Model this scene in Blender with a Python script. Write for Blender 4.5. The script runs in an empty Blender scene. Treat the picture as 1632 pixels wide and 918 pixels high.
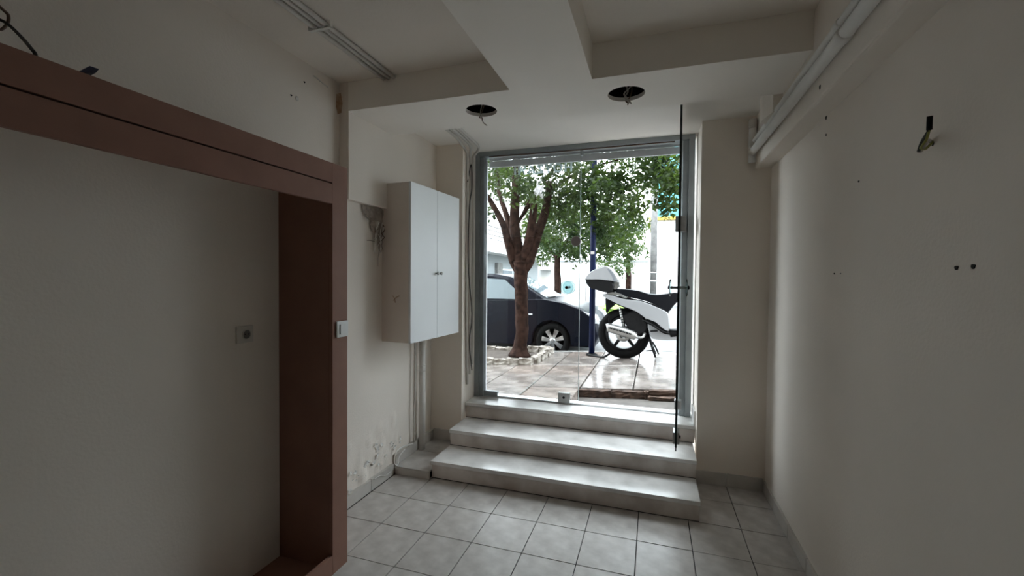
import bpy, bmesh, math, random
from mathutils import Vector, Matrix
random.seed(7)
scn = bpy.context.scene
COL = scn.collection

# ------------------------------------------------------------------ camera, sky, exposure
F_PX, IW, IH, CX, CY, CAM_H = 695.0, 1632, 918, 816.0, 459.0, 1.5
def _axes():
    d = Vector((1041 - CX, 445 - CY, F_PX)).normalized()          # image direction of world +Y
    x = -Vector((-1333 - CX, 425 - CY, F_PX))                     # image direction of world +X
    x = (x - d * x.dot(d)).normalized()
    z = x.cross(d)
    if z.y > 0: z = -z
    return x, d, z
AX, AY, AZ = _axes()
right = Vector((AX.x, AY.x, AZ.x)); down = Vector((AX.y, AY.y, AZ.y)); fwd = Vector((AX.z, AY.z, AZ.z))
cam_data = bpy.data.cameras.new('camera')
cam = bpy.data.objects.new('camera', cam_data); COL.objects.link(cam)
cam_data.sensor_width = 36.0; cam_data.lens = F_PX / IW * 36.0
cam_data.clip_start = 0.02; cam_data.clip_end = 300
m = Matrix((( right.x, -down.x, -fwd.x, 0), (right.y, -down.y, -fwd.y, 0), (right.z, -down.z, -fwd.z, CAM_H), (0, 0, 0, 1)))
cam.matrix_world = m
scn.camera = cam

world = bpy.data.worlds.new('overcast_sky'); scn.world = world
world.use_nodes = True
bg = world.node_tree.nodes['Background']
bg.inputs['Color'].default_value = (0.85, 0.94, 1.0, 1); bg.inputs['Strength'].default_value = 1.0
# overcast daylight comes in only through the shop door: a portal guides the sampling, it emits nothing itself
pl = bpy.data.lights.new('door_portal', 'AREA'); pl.shape = 'RECTANGLE'; pl.size = 1.9; pl.size_y = 2.3
pl.cycles.is_portal = True
po = bpy.data.objects.new('door_portal', pl); COL.objects.link(po)
po.location = (-0.65, 3.90, 1.53); po.rotation_euler = (math.radians(-90), 0, 0)

scn.view_settings.view_transform = 'Standard'; scn.view_settings.look = 'None'
scn.view_settings.gamma = 1.0; scn.view_settings.use_curve_mapping = False
scn.view_settings.exposure = 3.64
try:
    scn.cycles.max_bounces = 16; scn.cycles.diffuse_bounces = 10; scn.cycles.transparent_max_bounces = 24
    scn.cycles.sample_clamp_indirect = 10
except Exception: pass

# ------------------------------------------------------------------ pixel helpers (photo pixel -> point at a real depth)
def ray(px, py):
    r = Vector((px - CX, py - CY, F_PX)); return Vector((r.dot(AX), r.dot(AY), r.dot(AZ)))
def at(px, py, Y):
    r = ray(px, py); t = Y / r.y; return Vector((r.x * t, Y, CAM_H + r.z * t))
def at_x(px, py, X):
    r = ray(px, py); t = X / r.x; return Vector((X, r.y * t, CAM_H + r.z * t))
def at_z(px, py, Z):
    r = ray(px, py); t = (Z - CAM_H) / r.z; return Vector((r.x * t, r.y * t, Z))

# ------------------------------------------------------------------ materials
MATS = {}
def mat(name, col, rough=0.6, metal=0.0, var=0.0, scale=6.0, bump=0.0, bscale=60.0, spec=0.5, col2=None, detail=4.0, coat=0.0):
    if name in MATS: return MATS[name]
    mt = bpy.data.materials.new(name); mt.use_nodes = True
    nt = mt.node_tree; b = nt.nodes['Principled BSDF']
    b.inputs['Roughness'].default_value = rough; b.inputs['Metallic'].default_value = metal
    b.inputs['Specular IOR Level'].default_value = spec
    if coat: b.inputs['Coat Weight'].default_value = coat; b.inputs['Coat Roughness'].default_value = 0.05
    c = (*col, 1)
    b.inputs['Base Color'].default_value = c
    if var or col2 or bump:
        tc = nt.nodes.new('ShaderNodeTexCoord')
    if var or col2:
        n = nt.nodes.new('ShaderNodeTexNoise'); n.inputs['Scale'].default_value = scale; n.inputs['Detail'].default_value = detail
        r = nt.nodes.new('ShaderNodeValToRGB')
        lo = col2 if col2 else tuple(x * (1 - var) for x in col)
        hi = col if col2 else tuple(min(1, x * (1 + var)) for x in col)
        r.color_ramp.elements[0].position = 0.32; r.color_ramp.elements[1].position = 0.68
        r.color_ramp.elements[0].color = (*lo, 1); r.color_ramp.elements[1].color = (*hi, 1)
        nt.links.new(tc.outputs['Object'], n.inputs['Vector']); nt.links.new(n.outputs['Fac'], r.inputs['Fac'])
        nt.links.new(r.outputs['Color'], b.inputs['Base Color'])
    if bump:
        n2 = nt.nodes.new('ShaderNodeTexNoise'); n2.inputs['Scale'].default_value = bscale; n2.inputs['Detail'].default_value = 5
        bp = nt.nodes.new('ShaderNodeBump'); bp.inputs['Strength'].default_value = bump; bp.inputs['Distance'].default_value = 0.01
        nt.links.new(tc.outputs['Object'], n2.inputs['Vector']); nt.links.new(n2.outputs['Fac'], bp.inputs['Height'])
        nt.links.new(bp.outputs['Normal'], b.inputs['Normal'])
    MATS[name] = mt
    return mt
def glass_mat(name, tint=(0.99, 0.992, 0.99), refl=1.0, dirt=0.003):
    if name in MATS: return MATS[name]
    mt = bpy.data.materials.new(name); mt.use_nodes = True
    nt = mt.node_tree; nt.nodes.clear()
    out = nt.nodes.new('ShaderNodeOutputMaterial')
    tr = nt.nodes.new('ShaderNodeBsdfTransparent'); tr.inputs['Color'].default_value = (*tint, 1)
    gl = nt.nodes.new('ShaderNodeBsdfGlossy'); gl.inputs['Roughness'].default_value = 0.01
    fr = nt.nodes.new('ShaderNodeFresnel'); fr.inputs['IOR'].default_value = 1.45
    mu = nt.nodes.new('ShaderNodeMath'); mu.operation = 'MULTIPLY'; mu.inputs[1].default_value = refl
    mx = nt.nodes.new('ShaderNodeMixShader')
    df = nt.nodes.new('ShaderNodeBsdfDiffuse'); df.inputs['Color'].default_value = (0.8, 0.83, 0.85, 1)
    tc = nt.nodes.new('ShaderNodeTexCoord'); nz = nt.nodes.new('ShaderNodeTexNoise'); nz.inputs['Scale'].default_value = 3.0; nz.inputs['Detail'].default_value = 6
    ml = nt.nodes.new('ShaderNodeMath'); ml.operation = 'MULTIPLY'; ml.inputs[1].default_value = dirt * 2
    m2 = nt.nodes.new('ShaderNodeMixShader')
    L = nt.links.new
    L(fr.outputs[0], mu.inputs[0]); L(mu.outputs[0], mx.inputs[0]); L(tr.outputs[0], mx.inputs[1]); L(gl.outputs[0], mx.inputs[2])
    L(tc.outputs['Object'], nz.inputs['Vector']); L(nz.outputs['Fac'], ml.inputs[0]); L(ml.outputs[0], m2.inputs[0])
    L(mx.outputs[0], m2.inputs[1]); L(df.outputs[0], m2.inputs[2]); L(m2.outputs[0], out.inputs[0])
    MATS[name] = mt
    return mt

PLASTER = mat('plaster', (0.79, 0.735, 0.67), 0.85, var=0.035, scale=1.6, bump=0.12, bscale=90)
SOFFIT = mat('gypsum', (0.90, 0.865, 0.81), 0.85, var=0.02, scale=2.0, bump=0.05, bscale=60)
CEILP = mat('ceiling_paint', (0.80, 0.745, 0.68), 0.9, var=0.04, scale=1.3, bump=0.1, bscale=70)
TILE = mat('floor_tile', (0.58, 0.555, 0.525), 0.36, col2=(0.42, 0.395, 0.37), scale=11.0, bump=0.04, bscale=30, detail=8)
SKIRT = mat('skirting_tile', (0.58, 0.555, 0.52), 0.4, col2=(0.49, 0.465, 0.43), scale=7.0, detail=8)
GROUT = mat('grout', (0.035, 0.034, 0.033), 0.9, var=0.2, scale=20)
MARBLE = mat('marble', (0.88, 0.87, 0.85), 0.24, col2=(0.60, 0.59, 0.57), scale=5.0, bump=0.03, bscale=40, detail=10)
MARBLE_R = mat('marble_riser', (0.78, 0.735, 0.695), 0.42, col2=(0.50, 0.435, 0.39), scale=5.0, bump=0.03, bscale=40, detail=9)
BROWN = mat('brown_laminate', (0.27, 0.145, 0.108), 0.6, spec=0.25, var=0.06, scale=8)
WHITE_PVC = mat('white_pvc', (0.74, 0.73, 0.70), 0.45, var=0.04, scale=10)
CONDUIT = mat('white_conduit', (0.58, 0.55, 0.51), 0.5, var=0.05, scale=14)
LAMINATE = mat('cabinet_white', (0.80, 0.83, 0.85), 0.35, var=0.015, scale=3)
LAM_SIDE = mat('cabinet_side', (0.74, 0.685, 0.625), 0.5, var=0.03, scale=5)
FRONTP = mat('front_plaster_lifted', (0.85, 0.78, 0.70), 0.85, var=0.03, scale=1.6, bump=0.1, bscale=90)  # wall plaster made lighter to replace missing bounce light from the rear
FRAME = mat('anodised_frame', (0.30, 0.33, 0.34), 0.45, metal=0.35, var=0.08, scale=10)
ALU = mat('pale_aluminium', (0.62, 0.64, 0.65), 0.38, metal=0.35, var=0.06, scale=12)
STEEL = mat('brushed_steel', (0.42, 0.42, 0.41), 0.35, metal=0.85, var=0.1, scale=30)
BLACK = mat('black_plastic', (0.005, 0.005, 0.0055), 0.5, spec=0.15)
RUBBER = mat('rubber', (0.005, 0.005, 0.005), 0.8, spec=0.1, var=0.2, scale=30)
VOID = mat('dark_void', (0.02, 0.019, 0.018), 0.95)
CABLE_W = mat('pale_cable', (0.45, 0.41, 0.36), 0.6)
CABLE_K = mat('dark_cable', (0.02, 0.017, 0.014), 0.6)
CABLE_Y = mat('green_yellow_cable', (0.30, 0.30, 0.07), 0.6)
COPPER = mat('wire_brown', (0.13, 0.075, 0.045), 0.5)
NAVY = mat('navy_tape', (0.012, 0.014, 0.045), 0.6)
OUTLET = mat('outlet_plastic', (0.60, 0.585, 0.54), 0.4)
SWITCH = mat('switch_plastic', (0.74, 0.75, 0.75), 0.3)
DAMAGE = mat('bare_render', (0.50, 0.44, 0.38), 0.95, col2=(0.26, 0.23, 0.20), scale=25, bump=0.8, bscale=50)
RUST = mat('damp_stain', (0.36, 0.21, 0.11), 0.9, col2=(0.55, 0.42, 0.30), scale=30)
PEEL = mat('peeling_paint', (0.74, 0.73, 0.70), 0.8, var=0.05, scale=30, bump=0.3, bscale=60)
GLASS = glass_mat('clear_glass')
GLASS_EDGE = mat('glass_edge', (0.012, 0.022, 0.020), 0.25)
ACRYL = glass_mat('acrylic_disc', (0.80, 0.92, 0.93), 1.6, 0.08)
LETTER = glass_mat('frosted_lettering', (0.80, 0.86, 0.88), 1.0, 0.75)
_nt = LETTER.node_tree
for _n in list(_nt.nodes):
    if _n.type == 'BSDF_DIFFUSE':
        _t = _nt.nodes.new('ShaderNodeBsdfTranslucent'); _t.inputs['Color'].default_value = (0.60, 0.70, 0.72, 1)
        _l = _n.outputs[0].links[0]; _to = _l.to_socket; _nt.links.new(_t.outputs[0], _to)
PAVE = mat('pavement_slab', (0.28, 0.25, 0.228), 0.18, col2=(0.095, 0.080, 0.071), scale=4.0, bump=0.12, bscale=18, detail=9)
PAVE2 = mat('pavement_slab_warm', (0.27, 0.225, 0.197), 0.2, col2=(0.10, 0.079, 0.068), scale=4.0, bump=0.12, bscale=18, detail=9)
EARTH = mat('brown_stone', (0.12, 0.07, 0.048), 0.8, col2=(0.04, 0.024, 0.017), scale=14, bump=0.6, bscale=24)
MORTAR = mat('pavement_bed', (0.08, 0.07, 0.062), 0.9, var=0.2, scale=10)
ROAD = mat('asphalt', (0.10, 0.10, 0.10), 0.6, var=0.2, scale=20, bump=0.3, bscale=120)
CONC = mat('concrete', (0.16, 0.157, 0.15), 0.8, col2=(0.08, 0.078, 0.075), scale=7, bump=0.2, bscale=40)
BARK = mat('bark', (0.046, 0.025, 0.019), 0.9, spec=0.05, col2=(0.008, 0.005, 0.004), scale=16, bump=1.0, bscale=26, detail=8)
LEAF = mat('leaf', (0.037, 0.062, 0.014), 0.45, spec=0.3, col2=(0.008, 0.022, 0.007), scale=2.5, detail=6)
LEAF2 = mat('leaf_far', (0.05, 0.085, 0.022), 0.5, col2=(0.016, 0.038, 0.012), scale=2.0, detail=6)
def translucent(mt, fac, k=2.2):
    nt = mt.node_tree; b = nt.nodes['Principled BSDF']; out = nt.nodes['Material Output']
    t = nt.nodes.new('ShaderNodeBsdfTranslucent'); mx = nt.nodes.new('ShaderNodeMixShader'); mx.inputs[0].default_value = fac
    g = nt.nodes.new('ShaderNodeMix'); g.data_type = 'RGBA'; g.blend_type = 'MULTIPLY'; g.inputs[0].default_value = 1.0
    g.inputs[7].default_value = (k * 1.1, k, k * 0.55, 1)
    src = b.inputs['Base Color'].links[0].from_socket
    nt.links.new(src, g.inputs[6]); nt.links.new(g.outputs[2], t.inputs['Color'])
    nt.links.new(b.outputs[0], mx.inputs[1]); nt.links.new(t.outputs[0], mx.inputs[2]); nt.links.new(mx.outputs[0], out.inputs[0])
translucent(LEAF, 0.4); translucent(LEAF2, 0.4)
BRICKW = mat('limewashed_brick', (0.42, 0.39, 0.35), 0.85, col2=(0.15, 0.125, 0.10), scale=14, bump=0.7, bscale=30)
SOIL = mat('soil', (0.05, 0.038, 0.03), 0.95, var=0.4, scale=25, bump=1.0, bscale=35)
BLUEPOLE = mat('blue_pole', (0.004, 0.010, 0.045), 0.4, spec=0.2, var=0.12, scale=8)
BWHITE = mat('white_render', (0.56, 0.56, 0.55), 0.85, var=0.03, scale=2)
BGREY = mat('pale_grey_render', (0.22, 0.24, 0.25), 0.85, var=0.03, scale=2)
SHUTTER = mat('shutter_dark', (0.09, 0.12, 0.14), 0.5, var=0.1, scale=10)
TEAL = mat('teal_cladding', (0.035, 0.20, 0.22), 0.35, var=0.08, scale=2)
YELLOW = mat('yellow_fascia', (0.45, 0.27, 0.02), 0.5)
GRASS = mat('lime_grass', (0.15, 0.26, 0.03), 0.8, var=0.25, scale=8)
NAVYCAR = mat('navy_car_paint', (0.0025, 0.0035, 0.008), 0.3, spec=0.12)
PALECAR = mat('pale_blue_car_paint', (0.05, 0.14, 0.17), 0.4, spec=0.2)
CARGLASS = mat('car_glass', (0.14, 0.18, 0.20), 0.06, spec=0.9)
CHROME = mat('chrome', (0.75, 0.76, 0.77), 0.15, metal=0.95)
SILVER = mat('scooter_silver', (0.40, 0.41, 0.43), 0.28, metal=0.15, coat=0.6)
LAMP = mat('headlamp_lens', (0.72, 0.75, 0.78), 0.1, spec=0.8)
SEAT = mat('seat_vinyl', (0.004, 0.0045, 0.007), 0.42, spec=0.2, bump=0.1, bscale=80)
BAG = mat('plastic_bag', (0.72, 0.70, 0.74), 0.4, var=0.1, scale=20)
STICK = mat('pale_sticker', (0.62, 0.58, 0.58), 0.5)

# ------------------------------------------------------------------ mesh helpers
def link(o, parent=None):
    COL.objects.link(o)
    if parent is not None: o.parent = parent
    return o
def tag(o, label=None, cat=None, group=None, kind=None):
    if label: o['label'] = label
    if cat: o['category'] = cat
    if group: o['group'] = group
    if kind: o['kind'] = kind
    return o
def empty(name, loc=(0, 0, 0), parent=None, rot=(0, 0, 0)):
    o = bpy.data.objects.new(name, None); o.location = loc; o.rotation_euler = rot; o.empty_display_size = 0.1
    return link(o, parent)
def obj(name, bm, material, parent=None, smooth=False, loc=None):
    me = bpy.data.meshes.new(name)
    bmesh.ops.recalc_face_normals(bm, faces=bm.faces[:])
    bm.to_mesh(me); bm.free()
    mats = material if isinstance(material, (list, tuple)) else [material]
    for mm in mats: me.materials.append(mm)
    if smooth:
        for p in me.polygons: p.use_smooth = True
    o = bpy.data.objects.new(name, me)
    if loc is not None: o.location = loc
    return link(o, parent)
def share(src, parent, loc=(0, 0, 0), rot=(0, 0, 0), scale=(1, 1, 1), name=None):
    o = bpy.data.objects.new(name or src.name.split('.')[0], src.data if hasattr(src, 'data') else src)
    o.location = loc; o.rotation_euler = rot; o.scale = scale
    return link(o, parent)
def add_box(bm, x0, x1, y0, y1, z0, z1, bevel=0.0, mi=0, M=None):
    vs = [bm.verts.new(v) for v in ((x0, y0, z0), (x1, y0, z0), (x1, y1, z0), (x0, y1, z0), (x0, y0, z1), (x1, y0, z1), (x1, y1, z1), (x0, y1, z1))]
    fs = [bm.faces.new([vs[i] for i in q]) for q in ((0, 3, 2, 1), (4, 5, 6, 7), (0, 1, 5, 4), (1, 2, 6, 5), (2, 3, 7, 6), (3, 0, 4, 7))]
    for f in fs: f.material_index = mi
    if bevel:
        es = list({e for f in fs for e in f.edges})
        r = bmesh.ops.bevel(bm, geom=es, offset=bevel, segments=2, affect='EDGES', profile=0.6)
        vs = list({v for f in r['faces'] for v in f.verts} | {v for v in vs if v.is_valid})
    if M is not None: bmesh.ops.transform(bm, matrix=M, verts=[v for v in vs if v.is_valid])
    return fs
def box(name, x0, x1, y0, y1, z0, z1, material, parent=None, bevel=0.0, M=None):
    bm = bmesh.new(); add_box(bm, min(x0, x1), max(x0, x1), min(y0, y1), max(y0, y1), min(z0, z1), max(z0, z1), bevel, M=M)
    return obj(name, bm, material, parent)
def catmull(pts, n=6):
    P = [Vector(p) for p in pts]
    if len(P) < 3: return P
    out = []
    Q = [P[0] * 2 - P[1]] + P + [P[-1] * 2 - P[-2]]
    for i in range(1, len(Q) - 2):
        a, b, c, d = Q[i - 1], Q[i], Q[i + 1], Q[i + 2]
        for k in range(n):
            t = k / n
            out.append(0.5 * ((2 * b) + (c - a) * t + (2 * a - 5 * b + 4 * c - d) * t * t + (3 * b - a - 3 * c + d) * t ** 3))
    out.append(P[-1]); return out
def add_tube(bm, pts, r, seg=8, cap=True, mi=0):
    P = [Vector(p) for p in pts]; n = len(P)
    R = r if isinstance(r, (list, tuple)) else [r] * n
    if len(R) != n: R = [R[0] + (R[-1] - R[0]) * i / (n - 1) for i in range(n)] if len(R) == 2 else [R[min(len(R) - 1, int(i * len(R) / n))] for i in range(n)]
    rings = []; up = None
    for i in range(n):
        t = (P[min(i + 1, n - 1)] - P[max(i - 1, 0)]).normalized()
        if up is None:
            up = Vector((0, 0, 1)) if abs(t.z) < 0.9 else Vector((1, 0, 0))
        s = t.cross(up)
        if s.length < 1e-5: s = t.cross(Vector((0, 1, 0)))
        s.normalize(); u = s.cross(t).normalized(); up = u
        rings.append([bm.verts.new(P[i] + (s * math.cos(2 * math.pi * k / seg) + u * math.sin(2 * math.pi * k / seg)) * R[i]) for k in range(seg)])
    for a, b in zip(rings, rings[1:]):
        for k in range(seg):
            f = bm.faces.new((a[k], a[(k + 1) % seg], b[(k + 1) % seg], b[k])); f.material_index = mi
    if cap:
        bm.faces.new(rings[0][::-1]).material_index = mi; bm.faces.new(rings[-1]).material_index = mi
def tube(name, pts, r, material, parent=None, seg=8, smooth=True):
    bm = bmesh.new(); add_tube(bm, pts, r, seg); return obj(name, bm, material, parent, smooth)
def add_disc(bm, c, axis, r, h, seg=24, bevel=0.0):
    c = Vector(c); ax = Vector(axis).normalized()
    prof = [(r - bevel, 0), (r, bevel), (r, h - bevel), (r - bevel, h)] if bevel else [(r, 0), (r, h)]
    add_lathe(bm, c, ax, prof, seg)
def add_lathe(bm, c, ax, prof, seg=24, cap=True):
    c = Vector(c); ax = Vector(ax).normalized()
    a = ax.orthogonal().normalized(); b = ax.cross(a)
    rings = []
    for (r, h) in prof:
        rings.append([bm.verts.new(c + ax * h + (a * math.cos(2 * math.pi * k / seg) + b * math.sin(2 * math.pi * k / seg)) * r) for k in range(seg)])
    for p, q in zip(rings, rings[1:]):
        for k in range(seg): bm.faces.new((p[k], p[(k + 1) % seg], q[(k + 1) % seg], q[k]))
    if cap: bm.faces.new(rings[0][::-1]); bm.faces.new(rings[-1])
def disc(name, c, axis, r, h, material, parent=None, seg=24, bevel=0.0, smooth=False):
    bm = bmesh.new(); add_disc(bm, c, axis, r, h, seg, bevel); return obj(name, bm, material, parent, smooth)
def lathe(name, c, ax, prof, material, parent=None, seg=24, cap=True, smooth=True):
    bm = bmesh.new(); add_lathe(bm, c, ax, prof, seg, cap); return obj(name, bm, material, parent, smooth)
def add_puffy(bm, outline, y0, y1, shrink=0.08, levels=None):
    """outline: list of (x, z); a body rounded towards its two faces at y0 and y1"""
    P = [Vector((p[0], p[1])) for p in outline]; n = len(P)
    c = sum(P, Vector((0, 0))) / n
    lv = levels or ((0, 1 - shrink), (0.10, 1 - shrink * 0.3), (0.28, 1), (0.72, 1), (0.90, 1 - shrink * 0.3), (1, 1 - shrink))
    rings = []
    for t, s in lv:
        rings.append([bm.verts.new((c.x + (p.x - c.x) * s, y0 + (y1 - y0) * t, c.y + (p.y - c.y) * s)) for p in P])
    for a, b in zip(rings, rings[1:]):
        for k in range(n): bm.faces.new((a[k], a[(k + 1) % n], b[(k + 1) % n], b[k]))
    bm.faces.new(rings[0][::-1]); bm.faces.new(rings[-1])
def puffy(name, outline, y0, y1, material, parent=None, shrink=0.08, smooth=True, curve=0, levels=None):
    if curve:
        pts = [Vector((p[0], p[1], 0)) for p in outline]
        Q = [pts[-1]] + pts + pts[:2]; out = []
        for i in range(1, len(Q) - 2):
            a, b, c, d = Q[i - 1], Q[i], Q[i + 1], Q[i + 2]
            for k in range(curve):
                t = k / curve
                v = 0.5 * ((2 * b) + (c - a) * t + (2 * a - 5 * b + 4 * c - d) * t * t + (3 * b - a - 3 * c + d) * t ** 3)
                out.append((v.x, v.y))
        outline = out
    bm = bmesh.new(); add_puffy(bm, outline, y0, y1, shrink, levels)
    o = obj(name, bm, material, parent, False)
    if smooth:
        for p in o.data.polygons: p.use_smooth = len(p.vertices) == 4
    return o
def boolean_cut(o, cutters):
    for c in cutters:
        md = o.modifiers.new('cut', 'BOOLEAN'); md.operation = 'DIFFERENCE'; md.object = c; md.solver = 'EXACT'
    dg = bpy.context.evaluated_depsgraph_get()
    me = bpy.data.meshes.new_from_object(o.evaluated_get(dg))
    o.modifiers.clear(); o.data = me
    for c in cutters: bpy.data.objects.remove(c)

# ------------------------------------------------------------------ room dimensions
XL, XLU, XLW, XR = -1.875, -1.835, -1.905, 0.775   # lower pillar wall, upper pillar wall, wall beside camera, right wall
YF, YB, ZC = 3.47, -3.6, 2.72
YD = 3.80                                          # plane of the glass
ZS, ZRC = 2.54, 2.655                              # soffit underside, recess ceiling
TX, TY = 0.297, 0.320

# ---- floor with its tiles
floor = box('floor', XLW - 0.2, XR + 0.2, YB, YF + 0.05, -0.12, -0.006, GROUT); tag(floor, kind='structure', label='pale grey square floor tiles with dark joints')
bm = bmesh.new(); add_box(bm, 0.0026, TX - 0.0026, 0.0026, TY - 0.0026, -0.010, 0.0, 0.0012)
t0 = obj('tile', bm, TILE, floor, loc=(0, 0, 0)); tmesh = t0.data
X0, Y0 = -0.067 - 6 * TX, 2.573
first = True
for j in range(-16, 3):
    for i in range(0, 9):
        x = X0 + i * TX; y = Y0 + j * TY
        if y < YB or y > YF: continue
        if x > XR - 0.02 or x + TX < XLW: continue
        sx = min(1.0, (XR - x - 0.002) / TX); sy = min(1.0, (YF - y - 0.001) / TY)
        if first: o = t0; first = False
        else: o = share(tmesh, floor, name='tile')
        o.location = (x, y, random.uniform(-0.0008, 0.0004)); o.scale = (sx, sy, 1)

# ---- left wall: flat wall beside the camera, then a pillar whose lower part steps back
wall_left = box('wall_left', XLW - 0.2, XLW, YB, 2.31, -0.1, ZC, PLASTER); tag(wall_left, kind='structure', label='off-white plaster wall behind the brown niche frame')
bm = bmesh.new(); add_box(bm, XLW - 0.2, XLU, 2.31, YF + 0.1, 1.99, ZC, 0.004); obj('pillar_upper', bm, PLASTER, wall_left)
# lower part: a slightly uneven grid facing the room, blistered low down
bm = bmesh.new(); ny, nz = 60, 80
g = []
rr = random.Random(3)
blist = [(rr.uniform(2.33, 2.95), rr.uniform(0.10, 0.42), rr.uniform(0.02, 0.06), rr.uniform(0.002, 0.006)) for _ in range(34)]
for k in range(nz + 1):
    row = []
    for i in range(ny + 1):
        y = 2.31 + (YF + 0.05 - 2.31) * i / ny; z = 0 + 1.995 * k / nz
        d = 0.0
        for (by, bz, br, bh) in blist:
            q = ((y - by) ** 2 + ((z - bz) * 0.7) ** 2) / (br * br)
            if q < 1: d += bh * (1 - q)
        row.append(bm.verts.new((XL + d + 0.0015 * math.sin(y * 9 + z * 4), y, z)))
    g.append(row)
for k in range(nz):
    for i in range(ny): bm.faces.new((g[k][i], g[k][i + 1], g[k + 1][i + 1], g[k + 1][i]))
bk = [bm.verts.new((XL - 0.25, y, z)) for y, z in ((2.31, 0), (YF + 0.05, 0), (YF + 0.05, 1.995), (2.31, 1.995))]
bm.faces.new(bk)
bm.faces.new([g[k][0] for k in range(nz + 1)] + [bk[3], bk[0]]); bm.faces.new([g[k][ny] for k in range(nz, -1, -1)] + [bk[1], bk[2]])
bm.faces.new([bk[0], bk[1]] + [g[0][i] for i in range(ny, -1, -1)]); bm.faces.new([bk[2], bk[3]] + [g[nz][i] for i in range(ny + 1)])
obj('pillar_lower', bm, PLASTER, wall_left)

# ---- right wall with its beam
wall_right = box('wall_right', XR, XR + 0.2, YB, YF + 0.1, -0.1, ZC, PLASTER); tag(wall_right, kind='structure', label='off-white plaster wall on the right with drill holes')
bm = bmesh.new(); add_box(bm, 0.672, XR + 0.05, YB, YF + 0.02, 2.285, ZC, 0.012); obj('beam', bm, PLASTER, wall_right)
bm = bmesh.new()
vs = [(0.60, 2.93), (0.625, 2.80), (0.70, 2.795), (0.70, 3.0), (0.60, 3.0)]
a = [bm.verts.new((x, y, 2.445)) for x, y in vs]; b = [bm.verts.new((x, y, 2.60)) for x, y in vs]
bm.faces.new(a[::-1]); bm.faces.new(b)
for k in range(5): bm.faces.new((a[k], a[(k + 1) % 5], b[(k + 1) % 5], b[k]))
obj('boxed_corner', bm, PLASTER, wall_right)

# ---- front wall around the door
wall_front = box('wall_front', XLW - 0.2, -1.578, YF, YD + 0.12, -0.1, 3.0, FRONTP); tag(wall_front, kind='structure', label='plaster front wall, lightened for weak bounce light, around the glass doorway')
box('wall_pier', 0.322, XR + 0.2, YF, YD + 0.12, -0.1, 3.0, FRONTP, wall_front, 0.006)
box('lintel', -1.60, 0.34, YF, YD + 0.12, ZRC, 3.0, SOFFIT, wall_front)
FAC = mat('facade_render', (0.45, 0.43, 0.40), 0.9, var=0.05, scale=2)
for nm, q in (('facade_panel', (-7, -1.58, YD + 0.12, YD + 0.2, -0.1, 6.5)), ('facade_panel', (0.32, 7, YD + 0.12, YD + 0.2, -0.1, 6.5)), ('facade_panel', (-1.58, 0.32, YD + 0.12, YD + 0.2, 2.72, 6.5))):
    box(nm, *q, FAC, wall_front)
wall_back = box('wall_back', XLW - 0.2, XR + 0.2, YB - 0.2, YB, -0.1, ZC + 0.1, PLASTER); tag(wall_back, kind='structure')

# ---- ceiling: slab, soffit boards with two cut-outs, the strip running towards the camera
ceiling = box('ceiling', XLW - 0.2, XR + 0.2, YB, YF + 0.1, ZC, ZC + 0.2, CEILP); tag(ceiling, kind='structure', label='painted ceiling with a T-shaped dropped soffit')
box('recess_slab', XLW, XR + 0.05, 2.80, YF, ZRC, ZC, SOFFIT, ceiling)
LX0, LX1 = -0.772, -0.319
sp = box('soffit_board', XLU - 0.005, XR, 2.3302, 2.7798, ZS, ZS + 0.022, SOFFIT, ceiling)
HOLES = [(-1.035, 2.548, 0.098), (-0.160, 2.552, 0.102)]
cut = []
for hx, hy, hr in HOLES:
    cut.append(disc('cutter', (hx, hy, ZS - 0.1), (0, 0, 1), hr, 0.3, VOID, None, 48))
boolean_cut(sp, cut)
box('soffit_strip', LX0 + 0.0202, LX1 - 0.0202, YB, 2.33, ZS, ZS + 0.022, SOFFIT, ceiling)
box('soffit_face', XLU - 0.002, LX0 + 0.02, 2.31, 2.33, ZS, ZC, SOFFIT, ceiling)
box('soffit_face', LX1 - 0.02, 0.68, 2.31, 2.33, ZS, ZC, SOFFIT, ceiling)
box('soffit_face', LX1 - 0.02, LX1, YB, 2.3098, ZS, ZC, SOFFIT, ceiling)
box('soffit_face', LX0, LX0 + 0.02, YB, 2.3098, ZS, ZC, SOFFIT, ceiling)
box('soffit_face', XLU, XR, 2.78, 2.80, ZS, ZC, SOFFIT, ceiling)
# dark void over the boards
box('soffit_void', XLU, XR, 2.335, 2.778, ZC - 0.03, ZC - 0.01, VOID, ceiling)
box('soffit_void', XLU, XR, 2.333, 2.343, ZS + 0.023, ZC - 0.01, VOID, ceiling)
box('soffit_void', XLU, XR, 2.768, 2.778, ZS + 0.023, ZC - 0.01, VOID, ceiling)

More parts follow.
